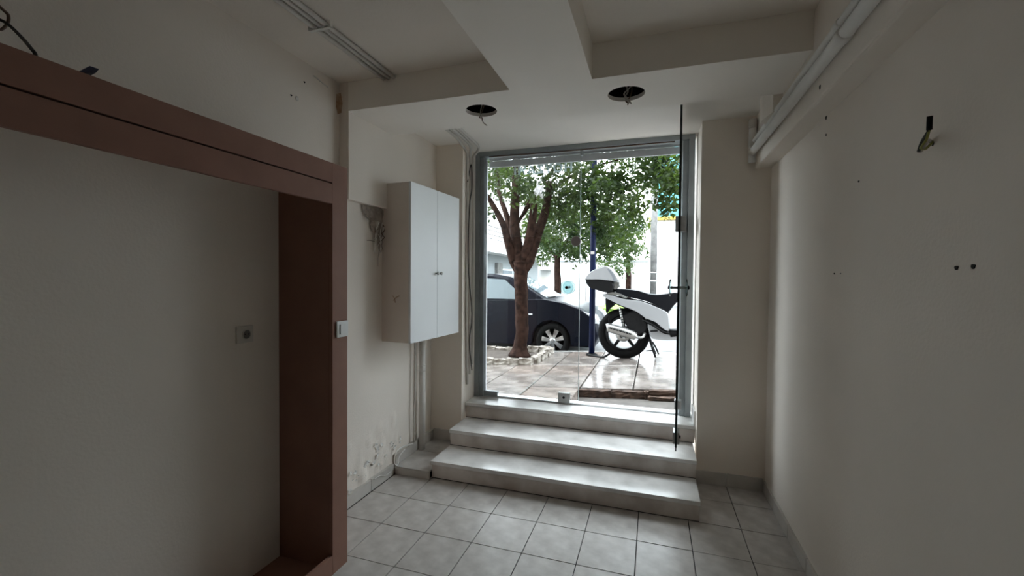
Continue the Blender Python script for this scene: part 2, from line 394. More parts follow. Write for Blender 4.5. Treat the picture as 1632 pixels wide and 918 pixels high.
def wires(name, label, c, strands, parent=None):
    root = empty(name, c, parent)
    for pts, r, mt in strands:
        o = tube('wire', catmull(pts, 5), r, mt, root, 6)
    if label: tag(root, label, 'wires', 'wires hanging from the ceiling cut-outs')
    return root
wires('hanging_wires', 'pale twisted wire hanging from the left round ceiling cut-out', (-1.02, 2.55, ZS), [
    ([(0.005, -0.01, 0.12), (-0.01, 0.0, 0.05), (-0.018, -0.01, -0.01), (0.0, -0.03, -0.05), (0.012, -0.04, -0.085), (0.04, -0.045, -0.11)], 0.0035, CABLE_W),
    ([(0.03, 0.0, 0.11), (0.012, -0.02, 0.03), (-0.01, -0.02, -0.03), (-0.014, -0.03, -0.052), (0.004, -0.035, -0.058), (0.006, -0.04, -0.075)], 0.0028, COPPER)])
wires('hanging_wires', 'three brown and pale wires hanging from the right round ceiling cut-out', (-0.15, 2.55, ZS), [
    ([(-0.05, 0.02, 0.10), (-0.02, 0.0, 0.06), (0.0, -0.01, 0.01), (-0.015, -0.03, -0.03), (0.005, -0.03, -0.06), (0.0, -0.035, -0.075)], 0.0045, CABLE_W),
    ([(0.08, 0.02, 0.08), (0.03, 0.0, 0.05), (0.0, -0.02, 0.015), (-0.02, -0.03, -0.012), (0.0, -0.03, -0.04), (0.02, -0.03, -0.07)], 0.0045, CABLE_W),
    ([(0.03, 0.02, 0.1), (0.02, 0.0, 0.03), (0.02, -0.02, 0.0), (0.01, -0.02, -0.03), (-0.01, -0.03, -0.05), (0.005, -0.03, -0.065)], 0.0035, COPPER)])

# ---- skirting tiles
def skirting(name, pts, h, mesh_label=None):
    root = empty(name); tag(root, kind='structure')
    return root
bl = empty('baseboard_left'); tag(bl, kind='structure', label='low tile skirting along the blistered left wall')
ys = [1.90, 2.250, 2.573, 2.853]
for a, b in zip(ys, ys[1:]): box('skirting_tile', XL - 0.02, XL + 0.022, a + 0.002, b - 0.002, 0.0, 0.082, SKIRT, bl, 0.003)
ys = [2.87, 3.19, YF]
for a, b in zip(ys, ys[1:]): box('skirting_tile', XL - 0.02, XL + 0.030, a + 0.002, b - 0.002, 0.062, 0.145, SKIRT, bl, 0.003)
brd = empty('baseboard_right'); tag(brd, kind='structure', label='low tile skirting along the right wall')
for j in range(-12, 4):
    a, b = Y0 + j * TY - 0.02, Y0 + (j + 1) * TY - 0.02
    a = max(a, YB); b = min(b, YF - 0.012)
    if b > a + 0.02: box('skirting_tile', XR - 0.012, XR + 0.02, a + 0.002, b - 0.002, 0.0, 0.082, SKIRT, brd, 0.003)
bf = empty('baseboard_front'); tag(bf, kind='structure', label='low tile skirting beside the steps')
for a, b in ((0.30, 0.527), (0.530, XR - 0.012)): box('skirting_tile', a, b, YF - 0.012, YF + 0.02, 0.0, 0.092, SKIRT, bf, 0.003)
box('skirting_tile', XL + 0.03, -1.575, YF - 0.012, YF + 0.02, 0.062, 0.155, SKIRT, bf, 0.003)
box('skirting_tile', 0.308, 0.324, 3.55, YD - 0.03, 0.393, 0.50, MARBLE, bf, 0.003)

# ---- raised tiled ledge left of the steps
ledge = empty('tiled_ledge', (-1.68, 3.15, 0)); tag(ledge, 'low tiled ledge in the corner between left wall and steps', 'ledge')
def rel(o, root):
    o.location = Vector(o.location) - Vector(root.location); return o
rel(box('core', -1.86, -1.566, 2.868, YF, 0.0, 0.052, GROUT, ledge), ledge)
rel(box('top_tile', -1.855, -1.5575, 2.857, 3.188, 0.05, 0.062, TILE, ledge, 0.002), ledge)
rel(box('top_tile', -1.855, -1.5575, 3.192, YF, 0.05, 0.062, TILE, ledge, 0.002), ledge)
rel(box('front_tile', -1.852, -1.5575, 2.858, 2.872, 0.0, 0.0495, SKIRT, ledge, 0.002), ledge)

# ---- marble steps
steps = empty('marble_steps', (-0.63, 3.2, 0)); tag(steps, 'three white marble steps climbing to the glass doorway', 'steps')
S = [(-1.562, 0.300, 2.885, 0.0, 0.131, 3.52), (-1.567, 0.305, 3.205, 0.131, 0.259, 3.60), (-1.592, 0.323, 3.540, 0.259, 0.392, 3.925)]
for i, (xa, xb, yf, za, zb, yb) in enumerate(S):
    if i == 2: xa, xb = -1.577, 0.321
    rel(box('riser', xa + 0.006, xb - 0.006, yf + 0.012, yb, za + 0.0005, zb - 0.028, MARBLE_R, steps, 0.002), steps)
    rel(box('shade_dirt_line', xa + 0.006, xb - 0.006, yf + 0.0105, yf + 0.02, za + 0.0003, za + 0.0045, GROUT, steps), steps)  # dark strip painting in contact shadow and dirt at the riser foot
    rel(box('under_tread_joint', xa + 0.006, xb - 0.006, yf + 0.0095, yf + 0.02, zb - 0.0310, zb - 0.0282, GROUT, steps), steps)
    rel(box('tread', xa, xb, yf, yb, zb - 0.028, zb, MARBLE, steps, 0.004), steps)

# ---- brown niche frame against the left wall
FX = -1.51
nf = empty('niche_frame', (FX, 1.0, 0)); tag(nf, 'dark brown laminate niche surround standing against the left wall', 'niche frame')
def nb(name, *q, m=BROWN, bev=0.0015): return rel(box(name, *q, m, nf, bev), nf)
nb('post', FX - 0.02, FX, 1.780, 1.890, 0.0, 2.059)
nb('jamb_panel', XLW + 0.002, FX - 0.0205, 1.780, 1.798, 0.0, 2.059)
nb('side_panel', XLW + 0.002, FX - 0.0205, 1.872, 1.890, 0.0, 2.059)
nb('upper_fascia', FX - 0.02, FX, -1.2, 1.7795, 1.9625, 2.059)
nb('lower_fascia', FX - 0.02, FX, -1.2, 1.7795, 1.859, 1.9565)
nb('batten', FX - 0.034, FX - 0.0205, -1.2, 1.779, 1.945, 1.975, m=VOID)
nb('bottom_rail', FX - 0.02, FX, -1.2, 1.7795, 0.0, 0.098)
nb('back_panel', -1.862, -1.847, -1.2, 1.7795, 0.0, 2.0, m=PLASTER)
nb('plinth', -1.846, FX - 0.021, -1.2, 1.779, 0.0, 0.03, m=BROWN)
nb('end_panel', XLW + 0.002, FX, -1.218, -1.2005, 0.0, 2.059)

# light switch on the post, socket inside the niche
def plate_root(name, loc, label, cat):
    r = empty(name, loc); tag(r, label, cat); return r
sw = plate_root('light_switch', (FX, 1.845, 1.233), 'white rocker light switch on the brown niche post', 'switch')
box('plate', 0.0, 0.009, -0.043, 0.043, -0.041, 0.041, SWITCH, sw, 0.003)
box('rocker', 0.009, 0.014, -0.022, 0.022, -0.026, 0.026, SWITCH, sw, 0.002)
ol = plate_root('wall_socket', (-1.847, 1.575, 1.222), 'cream power socket on the wall inside the niche', 'socket')
box('plate', 0.0, 0.010, -0.044, 0.044, -0.040, 0.040, OUTLET, ol, 0.003)
lathe('socket_ring', (0.010, 0.006, 0), (1, 0, 0), [(0.024, 0), (0.024, 0.003), (0.020, 0.003), (0.019, -0.004)], OUTLET, ol, 24, cap=False)
disc('socket_well', (0.0102, 0.006, 0), (1, 0, 0), 0.0195, 0.001, mat('socket_dark', (0.16, 0.15, 0.14), 0.6), ol, 24)
for s in (-1, 1): disc('pin_hole', (0.0112, 0.006 + s * 0.009, 0), (1, 0, 0), 0.003, 0.0006, VOID, ol, 10)

# ---- wall cabinet on the pillar
c_a, c_b = Vector((-1.630, 2.712)), Vector((-1.588, 3.425))
cd = (c_b - c_a); clen = cd.length; yaw = math.atan2(cd.y, cd.x) - math.pi / 2
cab = empty('wall_cabinet', (c_a.x, c_a.y, 1.03), rot=(0, 0, yaw)); tag(cab, 'white two-door wall cabinet hanging left of the doorway', 'cabinet')
CHT, CD = 1.143, 0.205
box('side', -CD - 0.06, -0.019, 0.0, 0.018, 0.0, CHT, LAM_SIDE, cab, 0.001)
box('side', -CD, -0.019, clen - 0.018, clen, 0.0, CHT, LAM_SIDE, cab, 0.001)
box('top', -CD, -0.019, 0.0185, clen - 0.0185, CHT - 0.018, CHT, LAM_SIDE, cab, 0.001)
box('bottom', -CD, -0.019, 0.0185, clen - 0.0185, 0.0, 0.018, LAM_SIDE, cab, 0.001)
box('back', -CD, -CD + 0.006, 0.0185, clen - 0.0185, 0.0185, CHT - 0.0185, LAM_SIDE, cab)
h = clen / 2
for (a, b, ky) in ((0.0, h - 0.002, h - 0.022), (h + 0.002, clen, h + 0.026)):
    d = box('cabinet_door', -0.018, 0.0, a, b, -0.002, CHT + 0.002, LAMINATE, cab, 0.0015)
    k = lathe('knob', (0.0, ky, 0.502), (1, 0, 0), [(0.005, 0), (0.005, 0.014), (0.013, 0.018), (0.014, 0.026), (0.009, 0.031)], STEEL, d, 14)
# scuff on the cabinet side
tube('scuff', catmull([(-0.145, -0.0015, 0.30), (-0.12, -0.0015, 0.325), (-0.095, -0.0015, 0.335)], 3), 0.003, RUST, cab, 5)
tube('scuff', catmull([(-0.15, -0.0015, 0.335), (-0.135, -0.0015, 0.315), (-0.128, -0.0015, 0.285)], 3), 0.0025, RUST, cab, 5)

# ---- broken render beside the cabinet, with torn strands of plaster mesh
dm = empty('broken_plaster', (XL, 2.60, 1.85), wall_left)
bm = bmesh.new()
out = [(575, 327), (590, 330), (604, 332), (617, 337), (618, 352), (612, 372), (608, 392), (604, 402), (598, 388), (594, 372), (588, 362), (590, 352), (582, 345), (577, 338)]
ct = bm.verts.new(at_x(600, 352, XL + 0.004) - Vector((XL, 2.60, 1.85)))
vv = []
for p in out:
    q = at_x(p[0], p[1], XL + 0.003) - Vector((XL, 2.60, 1.85)); q.x += random.uniform(0, 0.008); vv.append(bm.verts.new(q))
for a, b in zip(vv, vv[1:] + vv[:1]): bm.faces.new((ct, a, b))
ct.co.x -= 0.0
bmesh.ops.subdivide_edges(bm, edges=bm.edges[:], cuts=2, use_grid_fill=True)
for v in bm.verts: v.co.x += random.uniform(-0.002, 0.007)
obj('bare_patch', bm, DAMAGE, dm)
for k in range(16):
    x0 = random.uniform(600, 613); y0 = random.uniform(352, 375); L = random.uniform(18, 55)
    pts = []
    for s in range(5):
        t = s / 4
        q = at_x(x0 - 4 * t + random.uniform(-3, 3), y0 + L * t, XL + 0.012 + random.uniform(0, 0.012)) - Vector((XL, 2.60, 1.85)); pts.append(q)
    tube('torn_strand', catmull(pts, 3), random.uniform(0.0014, 0.003), random.choice([DAMAGE, COPPER, PEEL]), dm, 5)
pts = [at_x(585, 383, XL + 0.004), at_x(594, 384, XL + 0.005), at_x(602, 386, XL + 0.006)]
tube('crack', [p - Vector((XL, 2.60, 1.85)) for p in pts], 0.0022, DAMAGE, dm, 5)
# peeling flakes low on the pillar
pe = empty('peeling_paint', (XL, 2.5, 0.2), wall_left)
for k in range(26):
    t = random.random()
    y = 2.33 + t * 0.62 + random.uniform(-0.04, 0.04); z = 0.09 + 0.10 * t + abs(random.gauss(0, 0.07))
    if k > 20: y = random.uniform(2.5, 2.7); z = random.uniform(0.2, 0.42)
    bm = bmesh.new(); n = random.randint(5, 8); r = random.uniform(0.008, 0.026)
    vv = [bm.verts.new((random.uniform(0.004, 0.016), r * random.uniform(0.5, 1.3) * math.cos(6.283 * i / n), r * random.uniform(0.4, 1.0) * math.sin(6.283 * i / n))) for i in range(n)]
    cc = bm.verts.new((0.0085, 0, 0))
    for a, b in zip(vv, vv[1:] + vv[:1]): bm.faces.new((cc, a, b))
    obj('paint_flake', bm, PEEL, pe, loc=(0.0, y - 2.5, z - 0.2))

# ---- PVC pipe and cable in the corner under the cabinet
pv = empty('drain_pipe', (-1.822, 3.215, 0.062)); tag(pv, 'white plastic pipe dropping from the cabinet to the tiled ledge', 'pipe')
lathe('pipe', (0, 0, 0.0), (0, 0, 1), [(0.026, 0), (0.026, 1.02)], WHITE_PVC, pv, 20)
lathe('coupling', (0, 0, 0.655), (0, 0, 1), [(0.0265, 0), (0.030, 0.004), (0.030, 0.05), (0.0265, 0.054)], WHITE_PVC, pv, 20)
tag(tube('cable', catmull([(-1.842, 3.130, 0.15), (-1.842, 3.125, 0.4), (-1.838, 3.135, 0.7), (-1.842, 3.13, 1.05)], 5), 0.008, CONDUIT, None, 8), 'thin white cable running down beside the corner pipe', 'cable')
lc = []
for p, dx in (((658, 707), 0.028), ((640, 713), 0.03), ((631, 722), 0.035), ((629, 738), 0.04), ((634, 741), 0.045), ((636, 728), 0.035), ((645, 716), 0.03)):
    lc.append(at_x(p[0], p[1], XL + dx + 0.025))
tag(tube('loose_cable', catmull(lc, 5), 0.0045, WHITE_PVC, None, 6), 'loose white cable curling over the left skirting by the ledge', 'cable')
lc = [at_x(p[0], p[1], XL + 0.028) for p in ((596, 764), (606, 758), (614, 758), (622, 752))]
tag(tube('paint_strip', catmull(lc, 4), 0.003, PEEL, wall_left, 5))

# ---- conduits on the upper ceiling
cg = 'conduits on the ceiling over the niche'
for i, x in enumerate((-1.580, -1.545, -1.508)):
    o = tube('ceiling_conduit', [(x + (0.0 if i else -0.02) * 1.0, YB + 0.3, ZC - 0.014), (x, 2.312, ZC - 0.014)], 0.0115 if i != 1 else 0.010, CONDUIT, None, 10)
    tag(o, ('leftmost of three thin white conduits on the upper ceiling', 'middle of three thin white conduits on the upper ceiling', 'rightmost of three thin white conduits on the upper ceiling')[i], 'conduit', cg)
cs = empty('conduit_clamp', (-1.545, 1.74, ZC)); tag(cs, 'white clip strap holding the ceiling conduits', 'clamp')
box('strap', -0.062, 0.062, -0.008, 0.008, -0.031, -0.026, WHITE_PVC, cs, 0.001)
for s in (-1, 1): box('strap_foot', s * 0.062 - 0.003, s * 0.062 + 0.003, -0.008, 0.008, -0.028, 0.0, WHITE_PVC, cs)

# ---- cables along the recess ceiling that bend down the left reveal
for i, (x, ye) in enumerate(((-1.530, 3.53), (-1.478, 3.60), (-1.425, 3.67))):
    xr = -1.565
    pts = [(x, 2.795, ZRC - 0.012), (x - 0.005, 3.10, ZRC - 0.012), (x - 0.02, 3.30, ZRC - 0.012), (x - 0.045, ye - 0.10, ZRC - 0.016), (xr + 0.004, ye - 0.01, ZRC - 0.07), (xr, ye + 0.01, ZRC - 0.18), (xr, ye + 0.012, 2.1), (xr, ye + 0.008, 1.6), (xr, ye + 0.012, 1.1), (xr - 0.001, ye + 0.015 + 0.02 * (1 - i), 0.55 + 0.08 * i)]
    tag(tube('reveal_conduit', catmull(pts, 5), 0.012, CONDUIT, None, 8), ('white conduit nearest the cabinet bending down the left reveal', 'middle white conduit bending down the left reveal', 'white conduit nearest the door frame bending down the left reveal')[i], 'conduit', 'conduits on the left reveal')
pts = [at_x(745, 290, -1.56), at_x(751, 262, -1.552), at_x(752, 300, -1.55), at_x(748, 330, -1.55), at_x(746, 420, -1.553), at_x(752, 500, -1.552), at_x(748, 545, -1.55), at_x(752, 590, -1.552)]
tag(tube('dark_cable', catmull(pts, 5), 0.0045, CABLE_K, None, 6), 'thin dark cable tangled among the conduits beside the frame', 'cable')

# ---- pipes along the right beam
for i, (x, z, r, ye) in enumerate(((0.640, at_x(1310, 100, 0.640).z, 0.025, 3.40), (0.646, at_x(1293.5, 100, 0.646).z, 0.0155, 3.36))):
    root = empty('beam_pipe', (x, 2.0, z)); tag(root, ('thicker lower white pipe running along the right beam', 'thinner upper white pipe running along the right beam')[i], 'pipe', 'pipes along the right beam')
    tube('pipe', [(0, YB - 2.0 + 0.02, 0), (0, ye - 2.0, 0)], r, WHITE_PVC, root, 16)
    lathe('coupling', (0, (1.955, 2.02)[i] - 2.0 - 0.1, 0), (0, 1, 0), [(r, 0), (r + 0.004, 0.003), (r + 0.004, 0.05), (r, 0.053)], WHITE_PVC, root, 16)
st = empty('pipe_stub', (0.642, 3.385, 2.35)); tag(st, 'short capped vertical pipe stub at the far end of the beam pipes', 'pipe')
lathe('stub', (0, 0.03, -0.03), (0, 0, 1), [(0.024, 0), (0.024, 0.27), (0.021, 0.272)], WHITE_PVC, st, 16)
lathe('cap', (0, 0.03, 0.20), (0, 0, 1), [(0.027, 0), (0.027, 0.06), (0.022, 0.064)], CONDUIT, st, 16)

# ---- drill holes and hanging wire on the right wall
def hole(p, r, wl=wall_right, ax=(-1, 0, 0), m=VOID, sy=1.0):
    bm = bmesh.new(); add_disc(bm, (0, 0, 0), ax, r, 0.002, 10)
    for v in bm.verts:
        a = math.atan2(v.co.z, v.co.y); v.co.y *= (1 + 0.25 * math.sin(3 * a)) ; v.co.z *= sy * (1 + 0.2 * math.cos(2 * a))
    obj('drill_hole', bm, m, wl, loc=p)
for (x, y, r, s) in ((1317, 187, 0.0075, 1.8), (1317, 215, 0.004, 1.8), (1369, 289, 0.005, 1), (1330, 436, 0.0045, 1), (1340, 436, 0.004, 1), (1525, 427, 0.007, 1), (1552, 425, 0.007, 1.1), (1487, 229, 0.005, 1.5), (1307, 150, 0.006, 2.0)):
    if y == 150: hole(at_x(x, 139, 0.672), 0.006, sy=2.0); continue
    hole(at_x(x, y, XR), r, sy=s)
pk = at_x(1487, 226, XR)
hw = empty('wall_wire', pk); tag(hw, 'dark taped wire ends sticking out of the right wall', 'wires')
bx_ = XR - 0.05
tip = at_x(1482, 185, bx_ - 0.02) - pk; mid = at_x(1481, 207, bx_ - 0.015) - pk; low = at_x(1464, 241, bx_ - 0.012) - pk; bk_ = at_x(1475, 237, bx_ + 0.02) - pk
tube('taped_end', [tip, mid], 0.007, BLACK, hw, 8)
tube('wire', catmull([mid, (mid + low) / 2 + Vector((0, 0.008, 0)), low], 5), 0.0045, CABLE_K, hw, 6)
tube('wire', catmull([mid, (mid + low) / 2 - Vector((0, 0.012, 0)), low + Vector((0, -0.01, 0.006)), bk_, Vector((0, 0.0, 0))], 5), 0.0035, CABLE_Y, hw, 6)
tube('wire', catmull([low, low * 0.6 + bk_ * 0.4, bk_ + Vector((0, -0.01, 0.02)), Vector((0, 0.012, 0.004))], 5), 0.005, CABLE_W, hw, 6)

# ---- marks on the upper left wall, damp corner
for (x, y, r) in ((464, 152, 0.006), (485, 131, 0.006)): hole(at_x(x, y, XLW), r, wall_left, (1, 0, 0))
lathe('wall_plug', at_x(473, 157, XLW), (1, 0, 0), [(0.012, 0), (0.012, 0.003), (0.007, 0.004)], PEEL, wall_left, 14)
tube('paint_strip', [at_x(500, 121, XLW + 0.004), at_x(523, 139, XLW + 0.004)], 0.004, PEEL, wall_left, 5)
bm = bmesh.new()
pp = [(536, 150), (543, 148), (546, 165), (544, 180), (538, 182), (535, 166)]
vv = [bm.verts.new(at_x(x, y, XLW + 0.003) if x < 540 else at(x, y, 2.306)) for x, y in pp]
bm.faces.new(vv); obj('damp_stain', bm, RUST, wall_left)

# ---- things lying over the top of the niche frame
lp = [(-8, 3), (3, 14), (13, 24), (12, 37), (2, 47), (-8, 44)]
tag(tube('wire_loop', catmull([at_x(x, y, -1.80) for x, y in lp] + [at_x(-20, 20, -1.82)], 6), 0.004, COPPER, None, 6), 'brown wire loop hanging on the wall above the niche', 'wire')
tag(tube('trailing_wire', catmull([at_x(-8, 28, -1.80), at_x(12, 38, -1.78), at_x(35, 60, -1.70), at_x(51, 79, -1.58), at_x(56, 86, -1.56), at_x(58, 100, -1.555)], 6), 0.0045, CABLE_K, None, 6), 'dark wire trailing down behind the brown fascia', 'wire')
bm = bmesh.new()
ao = [(127, 113), (143, 105), (158, 110), (153, 116), (137, 116)]
b0 = [bm.verts.new(at_x(x, y, -1.535)) for x, y in ao]; b1 = [bm.verts.new(v.co + Vector((-0.05, 0.01, 0.0))) for v in b0]
bm.faces.new(b0); bm.faces.new(b1[::-1])
for k in range(5): bm.faces.new((b0[k], b0[(k + 1) % 5], b1[(k + 1) % 5], b1[k]))
tag(obj('tape_scrap', bm, NAVY), 'dark navy scrap of tape lying on top of the brown fascia', 'scrap')

# ------------------------------------------------------------------ glass doorway
dr = empty('door_1', (-0.64, YD, 0.392)); tag(dr, kind='structure', label='grey aluminium door frame with a fixed clear glass leaf')
FXL, FXR, FZ = -1.578, 0.302, ZRC
def db(name, *q, m=FRAME, bev=0.002, par=dr): return rel(box(name, *q, m, par, bev), dr)
db('frame_jamb', FXL, FXL + 0.045, YD - 0.05, YD + 0.05, 0.392, FZ)
db('frame_jamb', FXL + 0.045, FXL + 0.080, YD - 0.03, YD + 0.05, 0.392, FZ - 0.04)
db('frame_jamb', FXR - 0.045, FXR, YD - 0.05, YD + 0.05, 0.392, FZ)
db('frame_jamb', FXR - 0.090, FXR - 0.045, YD - 0.03, YD + 0.05, 0.392, FZ - 0.04)
db('frame_head', FXL + 0.0455, FXR - 0.0455, YD - 0.05, YD + 0.05, FZ - 0.04, FZ)
db('glazing_bead', FXL + 0.0805, FXL + 0.094, YD + 0.010, YD + 0.03, 0.42, FZ - 0.07, m=ALU)
db('threshold_strip', FXL + 0.09, FXR - 0.09, YD - 0.012, YD + 0.03, 0.392, 0.406, m=ALU)
tube('head_wire', [Vector(p) - dr.location for p in catmull([(-1.45, YD - 0.03, 2.612), (-0.9, YD - 0.03, 2.606), (-0.4, YD - 0.03, 2.609), (0.15, YD - 0.03, 2.611)], 6)], 0.005, COPPER, dr, 6)
# fixed leaf
GX0, GX1 = -1.490, -0.612
gl = db('glass_leaf', GX0, GX1, YD - 0.006, YD + 0.006, 0.428, 2.60, m=[GLASS, GLASS_EDGE], bev=0)
db('leaf_edge', GX1, GX1 + 0.004, YD - 0.006, YD + 0.006, 0.428, 2.60, m=mat('polished_edge', (0.45, 0.52, 0.52), 0.2), bev=0)
def patch(x, z, w, h_, m=STEEL, name='patch_fitting', y=YD): return db(name, x - w / 2, x + w / 2, y - 0.022, y + 0.022, z - h_ / 2, z + h_ / 2, m=m, bev=0.003)
patch(-1.425, 0.424, 0.135, 0.042, FRAME)
q = patch(-0.735, 0.446, 0.105, 0.085, STEEL, 'bottom_lock')
disc('keyhole', Vector((-0.735, YD - 0.0235, 0.450)) - dr.location, (0, -1, 0), 0.011, 0.003, BLACK, dr, 14)
patch(-0.605, 2.592, 0.022, 0.055, FRAME, 'top_bracket')
def disc_knob(c, ax, par, off=0.055):
    c = Vector(c); ax = Vector(ax).normalized()
    for s in (-1, 1):
        k = lathe('pull_disc', c + ax * s * off - ax * 0.006, ax, [(0.052, 0), (0.058, 0.004), (0.058, 0.008), (0.052, 0.012)], ACRYL, par, 28)
        lathe('disc_hub', c + ax * s * (off + 0.004), ax * s, [(0.013, 0), (0.013, 0.008), (0.008, 0.012)], BLACK, k, 14)
    add = bmesh.new(); add_tube(add, [c - ax * off, c + ax * off], 0.010, 10); obj('spindle', add, STEEL, par, True)
disc_knob(Vector((-0.713, YD, 1.422)) - dr.location, (0, 1, 0), dr)
lathe('round_sticker', Vector((-0.645, YD - 0.0065, 1.825)) - dr.location, (0, -1, 0), [(0.040, 0), (0.040, 0.001)], mat('sticker_brown', (0.25, 0.21, 0.21), 0.5), dr, 28, smooth=False)
lathe('sticker_ring', Vector((-0.645, YD - 0.0065, 1.825)) - dr.location, (0, -1, 0), [(0.0405, 0), (0.0405, 0.002), (0.044, 0.002), (0.044, 0)], STICK, dr, 28, cap=False)
# mirrored lettering on the glass
def letters(text, x0, z0, size, par, width):
    cu = bpy.data.curves.new('t', 'FONT'); cu.body = text; cu.size = size; cu.extrude = 0.0; cu.dimensions = '2D'; cu.fill_mode = 'FRONT'; cu.space_character = 1.2; cu.offset = 0.0035
    to = bpy.data.objects.new('t', cu); COL.objects.link(to)
    dg = bpy.context.evaluated_depsgraph_get(); me = bpy.data.meshes.new_from_object(to.evaluated_get(dg)); bpy.data.objects.remove(to)
    me.materials.append(LETTER)
    xs = [v.co.x for v in me.vertices]; k = width / (max(xs) - min(xs))
    for v in me.vertices:                                     # read from the street side: mirrored from inside
        v.co = Vector((width - (v.co.x - min(xs)) * k, -v.co.z, v.co.y))
    me.flip_normals()
    o = bpy.data.objects.new('lettering', me); o.location = Vector((x0, YD - 0.0075, z0)) - dr.location
    return link(o, par)
letters('HOYZAMI', -1.215, 2.437, 0.105, dr, 0.53)

# open leaf, swung into the room
ha, hb = Vector((0.205, YD - 0.035)), Vector((0.152, 2.935))
vv = hb - ha; yw = math.atan2(vv.y, vv.x)
d2 = empty('door_2', (ha.x, ha.y, 0.432), rot=(0, 0, yw)); tag(d2, kind='structure', label='open frameless glass door leaf swung into the room')
LW, LH = vv.length, 2.165
box('glass_leaf', 0.0, LW - 0.003, -0.005, 0.005, 0.0, LH, GLASS, d2)
box('leaf_edge', LW - 0.003, LW, -0.0065, 0.0065, 0.0, LH, GLASS_EDGE, d2)
box('leaf_edge', -0.003, 0.0, -0.0055, 0.0055, 0.0, LH, mat('polished_edge', (0.45, 0.52, 0.52), 0.2), d2)
box('hinge_fitting', -0.01, 0.10, -0.040, 0.040, 1.445, 1.565, STEEL, d2, 0.003)
box('hinge_fitting', -0.01, 0.075, -0.026, 0.026, 0.03, 0.10, STEEL, d2, 0.003)
box('bottom_lock', LW - 0.13, LW - 0.03, -0.020, 0.020, 0.01, 0.085, STEEL, d2, 0.003)
disc('keyhole', (LW - 0.08, 0.0, 0.045), (0, 1, 0), 0.010, 0.028, BLACK, d2, 12)
lathe('bolt', (LW - 0.02, 0, -0.03), (0, 0, 1), [(0.004, 0), (0.004, 0.03)], BLACK, d2, 8)
disc_knob((LW - 0.075, 0, 1.015), (0, 1, 0), d2, 0.05)

# rolling shutter rail outside over the door
sr = empty('shutter_rail', (-0.64, YD + 0.10, 2.55)); tag(sr, 'pale grey bottom rail of a rolled-up shutter above the doorway', 'shutter')
box('rail', -0.86, 0.86, 0.0, 0.02, -0.005, 0.055, ALU, sr, 0.003)
box('slat', -0.86, 0.86, 0.0, 0.014, 0.058, 0.115, mat('shutter_slat', (0.42, 0.44, 0.45), 0.5), sr, 0.004)

# ------------------------------------------------------------------ street
PC = 0.355 + 0.06 * 1.5 + 0.01 * 4
def pz(x, y): return PC + 0.06 * x - 0.01 * y
road = box('road', -40, 40, 6.98, 60, -0.3, 0.0, ROAD); road.location = (0, 0, 0.12); tag(road, kind='structure', label='grey asphalt street beyond the pavement')
pav = empty('pavement', (0, 0, PC), rot=(-0.01, -math.atan(0.06), 0)); tag(pav, kind='structure', label='wet stone slab pavement outside the door')
box('bedding', -7, 7, 3.93, 6.95, -0.6, -0.085, MORTAR, pav)
SX, SY = 0.52, 0.63
sl = []
for v in range(3):
    bm = bmesh.new(); add_box(bm, 0.007, SX - 0.007, 0.007, SY - 0.007, -0.08, 0.0)
    bmesh.ops.bevel(bm, geom=[e for e in bm.edges if all(vt.co.z > -0.01 for vt in e.verts)], offset=0.006, segments=1, affect='EDGES')
    me = bpy.data.meshes.new('slab'); bmesh.ops.recalc_face_normals(bm, faces=bm.faces[:]); bm.to_mesh(me); bm.free(); me.materials.append((PAVE, PAVE2, PAVE)[v]); sl.append(me)
for j in range(-1, 4):
    y = 4.385 + j * SY; off = 0.0
    y1 = min(y + SY, 6.80); ya = max(y, 3.94)
    for i in range(-12, 13):
        x = -0.175 + i * SX + off
        if j < 0 and -0.72 < x + SX * 0.5 < 0.9: continue
        share(sl[random.choice((0, 0, 1, 2))], pav, (x, ya, random.uniform(-0.004, 0.004)), (random.uniform(-.004, .004), random.uniform(-.004, .004), random.uniform(-.006, .006)), (1, (y1 - ya) / SY, 1), 'slab')
for i in range(-7, 8): box('kerb_stone', i * 0.95, i * 0.95 + 0.94, 6.81, 6.95, -0.5, 0.0, CONC, pav, 0.01)
# broken brown stone edge in front of the door
def rough_block(name, x0, x1, y0, y1, z0, z1, m, par, amp=0.012, n=6):
    bm = bmesh.new(); add_box(bm, x0, x1, y0, y1, z0, z1)
    bmesh.ops.subdivide_edges(bm, edges=bm.edges[:], cuts=n, use_grid_fill=True)
    for v in bm.verts: v.co += Vector((random.uniform(-amp, amp), random.uniform(-amp, amp), random.uniform(-amp, amp) * 0.5))
    return obj(name, bm, m, par)
xx = -0.70
for w_, dz in ((0.33, 0.0), (0.30, -0.004), (0.05, 0.0), (0.36, 0.012), (0.34, 0.012), (0.2, 0.0)):
    rough_block('edge_stone', xx, xx + w_ - 0.006, 4.335, 4.383, -0.115, -0.012 + dz, EARTH, pav, 0.008); xx += w_
rough_block('edge_stone', -0.02, 0.9, 4.384, 4.386, -0.11, -0.02, EARTH, pav, 0.001, 3)
rough_block('edge_stone', -0.03, 0.40, 4.28, 4.33, -0.12, -0.05, EARTH, pav, 0.01)

